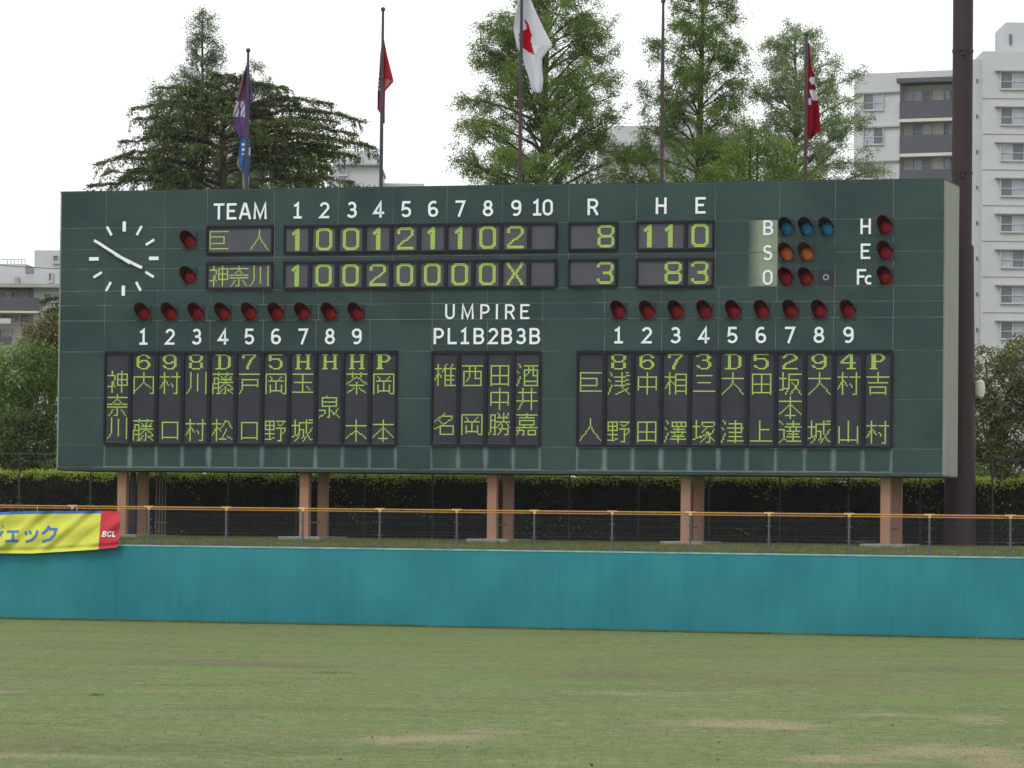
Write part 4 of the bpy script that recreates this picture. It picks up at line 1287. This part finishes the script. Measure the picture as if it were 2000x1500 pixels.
# ------------------------------------------------------------------ flagpoles and flags
M_fpole = mat('flagpole_paint', srgb(54,58,68), 0.45, 0.12)
M_fpole2 = mat('flagpole_brown', srgb(70,50,52), 0.5, 0.12)
def flagpole(px, top, label, brown):
    x, Y = line_at(px, 3.12, 360)
    zt = at(px, top, Y).z
    # keep the pole vertical through its foot
    b0 = TZ + zB + 3.0
    root = empty('flagpole', (x, Y, b0), label, 'flagpole', 'flagpoles in a row behind the scoreboard')
    H = zt - b0
    zb = at(px, brown, Y).z - b0
    mb = MB(); mb.tube([(0,0,-0.2),(0,0,zb)], [0.075, 0.068], 10, False); mb.build('lower_pole', M_fpole if brown == 300 else M_fpole2, root)
    mb = MB(); mb.tube([(0,0,zb),(0,0,H)], [0.070, 0.045], 10); mb.build('pole', M_fpole, root)
    mb = MB(); mb.ball((0,0,H+0.07), 0.085, 12, 8); mb.build('finial', M_fpole, root)
    return x, Y
P1 = flagpole(481.3, 102, 'leftmost flagpole, flying the purple flag and the blue pennant', 300)
P2 = flagpole(744, 22, 'second flagpole from the left, flying the small red flag', 300)
P3 = flagpole(1015, -90, 'tall middle flagpole flying the white flag with a red disc', 170)
P4 = flagpole(1292, 6, 'flagpole without a flag, fourth from the left', 150)
P5 = flagpole(1573, 70, 'rightmost flagpole, flying the dark red flag', 120)

def flag(name, label, PP, rows_, colorf, mats_, lean_px, amp=0.10, seed=0):
    x0, Y = PP
    o = None; mb = MB(); nx, ny = 30, 90
    ys = [r_[0] for r_ in rows_]
    def row(py):
        for a, b in zip(rows_, rows_[1:]):
            if a[0] <= py <= b[0]:
                t = (py-a[0])/(b[0]-a[0]); return a[1]+(b[1]-a[1])*t, a[2]+(b[2]-a[2])*t
    grid, pix = [], []
    zb = at(lean_px, ys[-1], Y).z
    for j in range(ny+1):
        py = ys[0] + (ys[-1]-ys[0])*j/ny; xl, xr = row(py); g, q = [], []
        for i in range(nx+1):
            u = i/nx; px = xl + (xr-xl)*u
            wv = amp*math.sin(u*7.5 + py*0.018 + seed) * min(1, (xr-xl)/14) + 0.4*amp*math.sin(u*15+py*0.05+seed)
            p = at(px, py, Y + 0.16 + wv); g.append(p); q.append((px, py))
        grid.append(g); pix.append(q)
    root_loc = Vector((x0, Y, zb))
    me = bpy.data.meshes.new(name); V = []; Fc = []; MI = []
    for off in (0.0, 0.012):
        b0 = len(V)
        for g in grid:
            for p in g: V.append(tuple(p - root_loc + Vector((0, off, 0))))
        for j in range(ny):
            for i in range(nx):
                a = b0 + j*(nx+1)+i
                Fc.append((a, a+nx+1, a+nx+2, a+1) if off == 0 else (a, a+1, a+nx+2, a+nx+1))
                cx = (pix[j][i][0]+pix[j+1][i+1][0])/2; cy = (pix[j][i][1]+pix[j+1][i+1][1])/2
                MI.append(colorf(cx, cy, (i+0.5)/nx))
    me.from_pydata(V, [], Fc)
    for m_ in mats_: me.materials.append(m_)
    me.polygons.foreach_set('material_index', MI); me.polygons.foreach_set('use_smooth', [True]*len(MI)); me.update()
    o = obj(name, me, None, root_loc)
    return tag(o, label, 'flag')
def cloth(name, col, tr=0.35):
    m = bpy.data.materials.new(name); m.use_nodes = True; nt = m.node_tree; nt.nodes.clear()
    d = nt.nodes.new("ShaderNodeBsdfDiffuse"); t = nt.nodes.new("ShaderNodeBsdfTranslucent"); x = nt.nodes.new("ShaderNodeMixShader"); o = nt.nodes.new("ShaderNodeOutputMaterial")
    g = nt.nodes.new("ShaderNodeNewGeometry"); n = nt.nodes.new("ShaderNodeTexNoise"); n.inputs['Scale'].default_value = 2.5
    nt.links.new(g.outputs['Position'], n.inputs['Vector'])
    r = nt.nodes.new("ShaderNodeValToRGB"); r.color_ramp.elements[0].color = (*[c*0.88 for c in col], 1); r.color_ramp.elements[1].color = (*[min(1, c*1.1) for c in col], 1)
    nt.links.new(n.outputs[0], r.inputs[0])
    nt.links.new(r.outputs[0], d.inputs[0]); nt.links.new(r.outputs[0], t.inputs[0]); x.inputs[0].default_value = tr
    nt.links.new(d.outputs[0], x.inputs[1]); nt.links.new(t.outputs[0], x.inputs[2]); nt.links.new(x.outputs[0], o.inputs[0])
    return m
def inpoly(x, y, P):
    c = False; n = len(P)
    for i in range(n):
        x0, y0 = P[i]; x1, y1 = P[(i+1) % n]
        if (y0 > y) != (y1 > y) and x < (x1-x0)*(y-y0)/(y1-y0)+x0: c = not c
    return c
c_pur, c_wht, c_org = cloth('purple_cloth', srgb(122,84,142)), cloth('white_cloth', srgb(222,222,230), 0.4), cloth('orange_print', srgb(160,110,96))
c_blu, c_gld = cloth('blue_cloth', srgb(66,116,178)), cloth('gold_fringe', srgb(176,156,98))
c_red, c_pink = cloth('red_cloth', srgb(178,50,60)), cloth('backlit_red_cloth', srgb(190,120,112))  # paler copy of the red: light through the thin cloth, put into its colour
c_red3, c_crim = cloth('disc_red', srgb(186,20,44)), cloth('crimson_cloth', srgb(142,22,38), 0.25)
def f1(x, y, u):
    if 198 < y < 228 and (x < 466.5 or 470 < x < 478) and int((x*1.2+y*0.55)/2.4) % 4: return 1
    if 150 < y < 200 and 466 < x < 479 and (int(y/4)+int(x/3)) % 2: return 2
    return 0
flag('purple_flag', 'purple flag with a white and orange emblem hanging limp on the left pole', P1,
     [(118,484,486.5),(148,474,487.5),(160,471,489),(176,467,492),(200,461,495.5),(207,459,489),(228,454.5,487),(244,456,486),(268,468,484)], f1, [c_pur, c_wht, c_org], 481, seed=1)
def f2(x, y, u):
    if 274 < y < 302 and 472 < x < 478 and int(y/5) % 2 == 0: return 1
    if 288 < y < 304 and x > 484: return 1
    if y > 345 and x > 479: return 1
    if u < 0.12 and y > 308: return 2
    if abs(x - (486 - (y-269)*0.09)) < 1.0: return 2
    return 0
flag('blue_pennant', 'blue pennant with white characters and gold fringe below the purple flag', P1,
     [(262,478,483),(272,470,486.5),(286,468,489),(304,465,489),(320,462,489.5),(338,473,487),(352,474,486.5),(375,474.5,485.5)], f2, [c_blu, c_wht, c_gld], 481, seed=2)
def f3(x, y, u):
    if x > 751 and y > 154 and y < 178 and x < 768 - (y-156)*0.2 and y > 155 + (x-752)*0.1: return 1
    if x < 742.5 and 146 < y < 178 and int(y/4) % 2: return 2
    return 0
flag('red_flag', 'small bright red flag hanging on the second pole from the left', P2,
     [(76,746.3,749.8),(107,742.5,756),(135,741,763),(159,739,769),(178,737.6,752.5),(213,737,751.5),(222,743,751.5),(241,748,751.6)], f3, [c_red, c_pink, c_wht], 744, seed=3)
disc = [(1022,37),(1026,38),(1033,48),(1038.7,67),(1037,83),(1044,107),(1033,102),(1019,92),(1014,80),(1014,66),(1020,60),(1028.7,56),(1026,44)]
flag('white_flag', 'white flag with a red disc hanging in folds on the tall middle pole', P3,
     [(-34,1016,1020),(-20,1014,1028),(0,1012,1037),(30,1006,1050),(60,1003,1064),(88,1009,1079),(99,1014,1070),(115,1021,1058.5),(136,1028,1059),(157,1034,1061),(175,1038.7,1059),(181,1046,1056)],
     lambda x, y, u: 1 if inpoly(x, y, disc) else 0, [c_wht, c_red3], 1015, amp=0.07, seed=4)
def f5(x, y, u):
    if 150 < y < 164 and x > 1580 + abs(y-156)*0.6: return 1
    if 176 < y < 196 and x > 1580 + (y-176)*0.35: return 1
    if 192 < y < 204 and x < 1584: return 1
    return 0
flag('crimson_flag', 'dark red flag with white motifs hanging on the rightmost pole', P5,
     [(84,1575.5,1580.5),(111,1575,1582),(133,1575,1586),(150,1575,1590.6),(165,1574.5,1592),(193,1574.5,1597.5),(219,1574.5,1600.6),(254,1575.5,1603),(263,1578,1592),(271,1582,1586)], f5, [c_crim, c_wht], 1573, seed=5)

# ------------------------------------------------------------------ floodlight mast at the right
M_mast = mat('mast_paint', srgb(50,38,41), 0.6, 0.14, 1.5, (1, 1, 0.3))
Ym = 128.5; pm_ = at(1874.5, 1000, Ym); zj = at(1885, 482, Ym).z; zt_ = at(1888, -160, Ym).z
mast = empty('floodlight_mast', (pm_.x, Ym, HZ), 'thick dark brown steel mast rising beside the right end of the scoreboard', 'mast')
mb = MB(); mb.tube([(0,0,-0.3),(0,0,zj-HZ)], [0.575, 0.425], 24); mb.build('lower_shaft', M_mast, mast)
mb = MB(); mb.tube([(0,0,zj-HZ-0.4),(0,0,zt_-HZ)], [0.355, 0.35], 24); mb.build('upper_shaft', M_mast, mast)
for py in (100, 338, 482):
    zz = at(1885, py, Ym).z - HZ; mb = MB(); mb.tube([(0,0,zz-0.05),(0,0,zz+0.05)], 0.405 if py == 482 else 0.372, 24); mb.build('flange', M_mast, mast)
for py in (98, 336):
    zz = at(1885, py, Ym).z - HZ; mb = MB(); mb.box(-0.12, 0.06, -0.52, -0.33, zz-0.06, zz+0.05); mb.box(-0.09, 0.03, -0.50, -0.36, zz-0.22, zz-0.06); mb.build('step_bracket', M_mast, mast)
for k in range(34):
    mb = MB(); zz = 1.2 + k*0.9
    if zz > zj-HZ-0.5: break
    mb.box(-0.16+0.002*k, 0.16+0.002*k, 0.56-0.0105*k*0.9, 0.66, zz, zz+0.03); mb.build('ladder_rung', M_mast, mast)
lc = at(1913, 760, Ym)
mb = MB(); q = lc - pm_; zc = lc.z - HZ
mb.tube([(q.x-0.02,0,zc-0.30),(q.x,0,zc-0.24),(q.x+0.01,0,zc),(q.x,0,zc+0.24),(q.x-0.02,0,zc+0.31)], [0.10,0.16,0.19,0.17,0.08], 16)
ln = mb.build('lantern', mat('lantern_white', srgb(206,204,190), 0.4, 0.05), mast)
mb = MB(); mb.tube([(0.2,0,zc-0.36),(q.x,0,zc-0.36),(q.x,0,zc-0.28)], 0.025, 6); mb.build('arm', M_mast, ln)

# ------------------------------------------------------------------ apartment buildings
class Face:
    "vertical facade plane; px -> local (u, z) with the root at its lower left"
    def __init__(s, px0, D, yaw):
        s.o = at(px0, 600, D); s.o.z = HZ; s.yaw = yaw
        s.u = Vector((math.cos(yaw), math.sin(yaw), 0)); s.n = Vector((s.u.y, -s.u.x, 0))
    def loc(s, px, py):
        r = ray(px, py); O = Vector((0, 0, CAMZ)); t = (s.o - O).dot(s.n) / r.dot(s.n); P = O + r*t - s.o
        return P.dot(s.u), P.z
    def rect(s, x0, x1, y0, y1):
        xm, ym = (x0+x1)/2, (y0+y1)/2
        return s.loc(x0, ym)[0], s.loc(x1, ym)[0], s.loc(xm, y1)[1], s.loc(xm, y0)[1]
M_bw = mat('building_white', srgb(180,182,185), 0.8, 0.05, 0.4)
M_bw2 = mat('building_cream', srgb(194,191,184), 0.8, 0.05, 0.4)
M_bg = mat('balcony_grey', srgb(82,82,90), 0.7, 0.06, 0.6)
M_slab = mat('slab_grey', srgb(150,150,148), 0.8, 0.08, 0.5)
M_gl1 = mat('window_dark', srgb(84,90,100), 0.2, 0.2, 0.7, spec=0.6)
M_gl2 = mat('window_curtain', srgb(148,156,166), 0.25, 0.10, 0.9, spec=0.6)
M_al = mat('aluminium_frame', srgb(176,178,178), 0.4, 0.05)
def wbox(root, f, x0, x1, y0, y1, d0, d1, nm, m, ground=False):
    u0, u1, z0, z1 = f.rect(x0, x1, y0, y1)
    if ground: z0 = -0.5
    mb = MB(); mb.box(u0, u1, d0, d1, z0, z1); return mb.build(nm, m, root)
def window(root, f, x0, x1, y0, y1, swap=False, d=0.0, split=2):
    u0, u1, z0, z1 = f.rect(x0, x1, y0, y1); t = 0.07
    mb = MB()
    for a, b, c, e in ((u0-t,u1+t,z1,z1+t),(u0-t,u1+t,z0-t-0.05,z0),(u0-t,u0,z0,z1),(u1,u1+t,z0,z1)): mb.box(a, b, d-0.16, d-0.004, c, e)
    for k in range(1, split): um = u0+(u1-u0)*k/split; mb.box(um-0.03, um+0.03, d-0.09, d-0.02, z0, z1)
    mb.box(u0, u1, d-0.085, d-0.03, z0+(z1-z0)*0.42, z0+(z1-z0)*0.46)
    w_ = mb.build('window', M_al, root)
    for k in range(split):
        a, b = u0+(u1-u0)*k/split, u0+(u1-u0)*(k+1)/split
        mb = MB(); mb.box(a, b, d-0.03, d-0.006, z0, z1); mb.build('pane', M_gl2 if (k % 2 == 0) == swap else M_gl1, w_)
# A: white flats with dark balconies
f = Face(1668, 300, math.radians(-23)); A_ = empty('apartment_building', f.o, 'white apartment building with dark grey balconies behind the right end of the board', 'building', rz=f.yaw)
wbox(A_, f, 1668, 1757, 143, 400, 0, 12, 'wall', M_bw, True)
wbox(A_, f, 1757, 1900, 140, 400, 1.2, 12, 'recessed_wall', M_bw2, True)
wbox(A_, f, 1757.3, 1900, 138, 152, 0.0, 1.19, 'parapet', M_bw)
wbox(A_, f, 1757.3, 1900, 153, 162, -0.9, 1.19, 'canopy', M_bg)
for k, (ya, yb) in enumerate(((196,230),(263,298),(331,366),(399,434),(467,502))):
    wbox(A_, f, 1759, 1900, ya, yb, -0.3, -0.14, 'balcony', M_bg)
    wbox(A_, f, 1759, 1900, yb+1, yb+7, -0.3, 1.19, 'floor_slab', M_bw2)
for k in range(5):
    y = 184 + 67*k
    wbox(A_, f, 1672, 1757, y-4, y-1.5, -0.22, -0.004, 'ledge', M_slab)
    window(A_, f, 1688, 1725, y, y+30, k % 2 == 1)
    window(A_, f, 1776, 1810, y-10, y+14, k % 2 == 0, 1.2); window(A_, f, 1836, 1858, y-12, y+12, k % 2 == 0, 1.2)
# B: tall block at the right edge
f = Face(1905, 292, 0.0); B_ = empty('apartment_building', f.o, 'tall pale apartment tower at the right edge with a rooftop box', 'building')
wbox(B_, f, 1918, 2110, 101, 600, 0, 14, 'wall', M_bw, True)
wbox(B_, f, 1902, 1918, 113, 600, 1.0, 13, 'side_bay', M_bw, True)
wbox(B_, f, 1969, 2040, 39, 100, 1.5, 8, 'rooftop_box', M_bw)
wbox(B_, f, 1976, 1981, 62, 82, 1.4, 1.49, 'vent', M_gl1)
for k in range(9):
    y = 142 + 69.7*k
    window(B_, f, 1955, 1999, y, y+31, k % 3 == 2); window(B_, f, 2045, 2090, y, y+31, k % 2 == 0)
    wbox(B_, f, 1943, 2010, y-3.5, y-1.6, -0.35, -0.004, 'ledge', M_slab)
    wbox(B_, f, 1918.5, 2109, y+50, y+51.2, -0.05, -0.004, 'floor_line', M_slab)
    wbox(B_, f, 1909.5, 1912.5, y+9, y+16, 0.9, 0.999, 'vent', M_gl1)
# C: small white building between cedar and second pole
f = Face(641, 250, 0.0); C_ = empty('white_building', f.o, 'low white rooftop building between the cedar and the red flag pole', 'building')
wbox(C_, f, 643, 741, 324, 450, 0, 10, 'wall', M_bw, True)
wbox(C_, f, 649, 737, 293, 320, 0.5, 9, 'penthouse', M_bw)
wbox(C_, f, 655, 745, 320.2, 323.8, -0.35, 9.5, 'roof_slab', M_slab)
window(C_, f, 690, 705, 305, 317, False, 0.5, 1); window(C_, f, 664, 677, 327, 341, True, 0.0, 1)
wbox(C_, f, 741.2, 826, 353, 450, 2.0, 12, 'low_wing', M_bw, True)
wbox(C_, f, 700, 701, 276, 293, 3.0, 3.04, 'aerial', M_slab)
# D: pale buildings glimpsed through the feathery trees
f = Face(1160, 265, math.radians(-6)); D_ = empty('grey_building', f.o, 'pale grey building glimpsed through the feathery trees', 'building', rz=f.yaw)
wbox(D_, f, 1165, 1290, 246, 450, 0, 12, 'wall', M_bw, True)
wbox(D_, f, 1290, 1440, 250, 450, 1.0, 12, 'recessed_wall', M_bw, True)
wbox(D_, f, 1308, 1346, 190, 249, 2.0, 8, 'stair_tower', M_bw)
wbox(D_, f, 1291, 1440, 262, 270, -0.2, 0.99, 'balcony', M_slab)
wbox(D_, f, 1168, 1289, 286, 296, -0.6, -0.004, 'balcony', M_slab)
for x in (1180, 1215, 1250, 1310, 1350, 1390): window(D_, f, x, x+20, 308, 326, x % 20 == 10, 1.0 if x > 1290 else 0)
# E: flats at the left edge
f = Face(-40, 205, math.radians(-4)); E_ = empty('apartment_building', f.o, 'white flats with dark balconies at the left edge of the photo', 'building', rz=f.yaw)
wbox(E_, f, -60, 62, 562, 680, 1.3, 12, 'recessed_wall', M_bw2, True)
wbox(E_, f, 62.2, 175, 562, 680, 0.4, 12, 'wall', M_bw, True)
wbox(E_, f, 53, 175, 484, 554, 2.0, 10, 'roof_tower', M_bw)
wbox(E_, f, -60, 52.7, 529, 554, 2.5, 10, 'roof_storey', M_bw)
wbox(E_, f, -60, 28, 508, 528.7, 3.0, 9, 'roof_box', M_bw)
wbox(E_, f, 12, 20, 536, 553, 2.35, 2.49, 'door', M_slab)
wbox(E_, f, -60, 175, 554.3, 561.7, -0.3, 11, 'cornice', M_slab)
for x in (-8, -1, 6, 13, 20, 27): wbox(E_, f, x, x+1, 500, 508, 3.0, 3.05, 'railing_post', M_slab)
wbox(E_, f, -20, 28, 499, 500.4, 3.0, 3.05, 'railing', M_slab)
window(E_, f, 92, 101, 495, 506, True, 2.0, 1); window(E_, f, 83, 88, 530, 544, True, 2.0, 1)
window(E_, f, -30, 14, 567, 580, True, 1.3, 3); window(E_, f, 16, 60, 567, 580, False, 1.3, 3)
wbox(E_, f, -60, 77, 581, 607, -0.2, 0.0, 'balcony', M_bg); wbox(E_, f, -60, 77, 607.3, 611, -0.2, 1.29, 'floor_slab', M_bw2)
window(E_, f, -20, 20, 613, 621, True, 1.3, 3); window(E_, f, 33, 60, 613, 628, False, 1.3, 2)
wbox(E_, f, -60, 22, 622, 632, -0.2, 0.0, 'balcony', M_bw); wbox(E_, f, -60, 22, 657, 673, -0.2, 0.0, 'balcony', M_bg)
window(E_, f, -20, 11, 642, 656, False, 1.3, 2); window(E_, f, 84, 112, 574, 586, False, 0.4, 2); window(E_, f, 84, 112, 616, 628, True, 0.4, 2)

# dark rolled hose beside the last footing
hx, hy = line_at(1688, 0.9, 1064)
mb = MB(); mb.tube([(0.33*math.cos(a*math.pi/9), 0.22*math.sin(a*math.pi/9), 0.05+0.014*a/3) for a in range(38)], 0.045, 6)
mb.tube([(0.33,0,0.06),(0.75,0.1,0.12),(1.0,0.3,0.04)], 0.04, 6)
tag(mb.build('hose', mat('hose_black', srgb(34,36,42), 0.5), None, Vector((hx, hy, TZ))), 'coil of black hose on the grass beside the rightmost footing', 'hose')
# power cable crossing at the left
M_cab = mat('cable', srgb(60,60,64), 0.6)
a_, b_ = at(-60, 512, 185), at(330, 519, 185)
mb = MB()
mb.tube([(b_-a_)*t/10 + Vector((0, 0, -0.25*math.sin(math.pi*t/10))) for t in range(11)], 0.018, 5)
tag(mb.build('power_cable', M_cab, None, a_), 'thin dark power cable crossing in front of the left flats', 'cable')

# ------------------------------------------------------------------ banner hung over the fence and wall
X0, X1 = -420.0, 234.5
def ytop(px): return (1000.5 if px < 0 else 1000.5 - 2.5*math.sin(min(1, px/73)*math.pi/2) if px < 73 else 998 - 0.4*(px-73)/160)
def ybot(px):
    k = [(-420,1070),(-120,1079),(0,1080.5),(60,1081),(130,1077),(185,1073.5),(225,1069.5),(234.5,1066)]
    for (a, ya), (b, yb) in zip(k, k[1:]):
        if a <= px <= b: return ya+(yb-ya)*(px-a)/(b-a)
    return 1070
def bfold(px, t):
    g = lambda s_, w_: math.exp(-(s_/w_)**2)
    s_ = px + t*95
    f_ = 0.05*g(s_-82, 12) - 0.035*g(s_-105, 9) + 0.05*g(s_-170, 10) - 0.03*g(s_-190, 8) + 0.045*g(s_-262, 12) - 0.03*g(s_-232, 9)+ 0.04*g(s_-20, 10) + 0.04*g(s_+70, 10)
    f_ += 0.018*math.sin(px*0.09+t*3) + 0.02*math.sin(t*11+px*0.02) + 0.03*math.sin(px*0.021+2)*t
    f_ += 0.05*g(t-0.93, 0.05)*(-1)
    return f_*1.25
def bpt(px, t, off=0.0):
    py = ytop(px) + (ybot(px)-ytop(px))*t
    x, Y = wall_at(px, py, 0.0)
    d = -0.15 - 0.12*t - bfold(px, t) - off
    return at(px, py, Y + d)
ban_o = bpt(0, 1)
def bquad_sheet(px0, px1, t0, t1, n, m_, off=0.0):
    mb = MB(); b0 = 0
    for j in range(m_+1):
        for i in range(n+1):
            mb.v.append(tuple(bpt(px0+(px1-px0)*i/n, t0+(t1-t0)*j/m_, off) - ban_o))
    for j in range(m_):
        for i in range(n):
            a = j*(n+1)+i; mb.f.append((a, a+n+1, a+n+2, a+1))
    return mb
banner = empty('banner', ban_o, 'yellow cloth banner with blue katakana and a red end hung over the wall', 'banner')
def bcloth(nm, c): return mat(nm, c, 0.6, 0.05, 3.0, spec=0.15)
M_by, M_bb, M_br = bcloth('banner_yellow', srgb(198,200,82)), bcloth('banner_blue', srgb(62,106,164)), bcloth('banner_red', srgb(186,54,66))
xr = lambda t: 197.5 - 5.5*t
def sheet2(xa, xb, t0, t1, n, m_, off=0.0):
    mb = MB()
    for j in range(m_+1):
        t = t0+(t1-t0)*j/m_
        for i in range(n+1):
            px = xa(t) + (xb(t)-xa(t))*i/n
            mb.v.append(tuple(bpt(px, t, off) - ban_o))
    for j in range(m_):
        for i in range(n):
            a = j*(n+1)+i; mb.f.append((a, a+n+1, a+n+2, a+1))
    return mb
def thick(mb):
    n = len(mb.v); mb.v += [(x, y+0.006, z) for x, y, z in mb.v]; mb.f += [tuple(reversed([i+n for i in q])) for q in mb.f]; return mb
yl = thick(sheet2(lambda t: X0, lambda t: xr(t)-0.6, 0.07, 1.0, 190, 34)).build('yellow_cloth', M_by, banner, smooth=True)
thick(sheet2(lambda t: X0, xr, 0.0, 0.07, 190, 3)).build('blue_border', M_bb, banner, smooth=True)
rd = thick(sheet2(xr, lambda t: X1 - 3.5*t*t, 0.0, 1.0, 24, 34)).build('red_cloth', M_br, banner, smooth=True)
thick(sheet2(lambda t: xr(t)-0.6, xr, 0.07, 1.0, 1, 34)).build('pale_seam', bcloth('banner_seam', srgb(216,212,150)), banner)
def bstroke(parent, nm, m, strokes, wd, off=0.012, k0=0):
    mb = MB()
    for k, st in enumerate(strokes):
        pts = []
        for a, b in zip(st, st[1:]):
            n = max(1, int(math.hypot(a[0]-b[0], a[1]-b[1])/2))
            for i in range(n): pts.append((a[0]+(b[0]-a[0])*i/n, a[1]+(b[1]-a[1])*i/n))
        pts.append(st[-1])
        L, R = ribbon(pts, wd)
        fn = lambda p: bpt(p.x, (p.y-ytop(p.x))/(ybot(p.x)-ytop(p.x)), off+0.001*k) - ban_o
        for i in range(len(L)-1): mb.quad(fn(L[i]), fn(L[i+1]), fn(R[i+1]), fn(R[i]))
    return mb.build(nm, m, parent)
M_kb = bcloth('katakana_blue', srgb(74,116,172))
bstroke(yl, 'katakana', M_kb, [[(4.5,1036.5),(1,1044),(-7,1052),(-16,1057.5)], [(-18,1036),(-12,1040)], [(-20,1044.5),(-14,1048)]], 5.2)
bstroke(yl, 'katakana', M_kb, [[(-2,1028),(0,1033)], [(4.2,1026),(5.8,1031)]], 2.2)
bstroke(yl, 'katakana', M_kb, [[(13.6,1038.3),(37,1038)], [(25.2,1038),(24.8,1056.6)], [(9.8,1056.8),(36,1056.4)]], 4.9)
bstroke(yl, 'katakana', M_kb, [[(49.6,1037.8),(52.2,1045)], [(57.8,1036.2),(60,1043.6)], [(73,1035.5),(71.3,1043.5),(66.8,1050.5),(59.5,1055.6),(49.8,1058.2)]], 4.8)
bstroke(yl, 'katakana', M_kb, [[(96,1027),(91.4,1035.4),(82.4,1042.8)], [(92,1033),(109.6,1033.6),(106.3,1044.5),(98.2,1053.2),(82.2,1058.2)]], 5.2)
bw_ = bcloth('logo_white', srgb(232,226,228))
sk = lambda pts: [(x + (1043-y)*0.22, y) for x, y in pts]
bstroke(rd, 'letter', bw_, [sk([(201,1037.8),(201,1048.2)]), sk([(200.4,1038.6),(205.5,1038.6),(206.6,1040.6),(205,1042.8),(201,1043)]), sk([(205,1043),(207.2,1045.2),(205.8,1047.6),(200.4,1047.6)])], 2.3)
bstroke(rd, 'letter', bw_, [sk([(217,1040.2),(214.8,1038.4),(212,1038.8),(210.4,1041.6),(210.6,1045.4),(212.6,1047.5),(215.4,1047.2),(217,1045.2)])], 2.4)
bstroke(rd, 'letter', bw_, [sk([(220.4,1037.6),(220.4,1047.4)]), sk([(219.4,1047.3),(226,1047.3)])], 2.4)
mb = MB()
for px in (-300, -180, -60, 73, 150, 232):
    p0 = bpt(px, 0.02) - ban_o; x, Y = wall_at(px, 990); p1 = Vector((x, Y, 3.80)) - ban_o
    mb.tube([p0, p1], 0.008, 4)
tag(mb.build('ties', mat('cord', srgb(190,186,176), 0.8), banner), kind='stuff')

# ------------------------------------------------------------------ thin spring haze
hz = MB(); hz.box(-420, 420, -30, 420, -1.0, 42.0)
m = bpy.data.materials.new('haze_air'); m.use_nodes = True; nt = m.node_tree; nt.nodes.clear()
v_ = nt.nodes.new("ShaderNodeVolumePrincipled"); o_ = nt.nodes.new("ShaderNodeOutputMaterial")
v_.inputs['Color'].default_value = (0.95, 0.97, 1.0, 1); v_.inputs['Density'].default_value = 0.00008
nt.links.new(v_.outputs[0], o_.inputs['Volume'])
tag(hz.build('haze', m), kind='stuff')
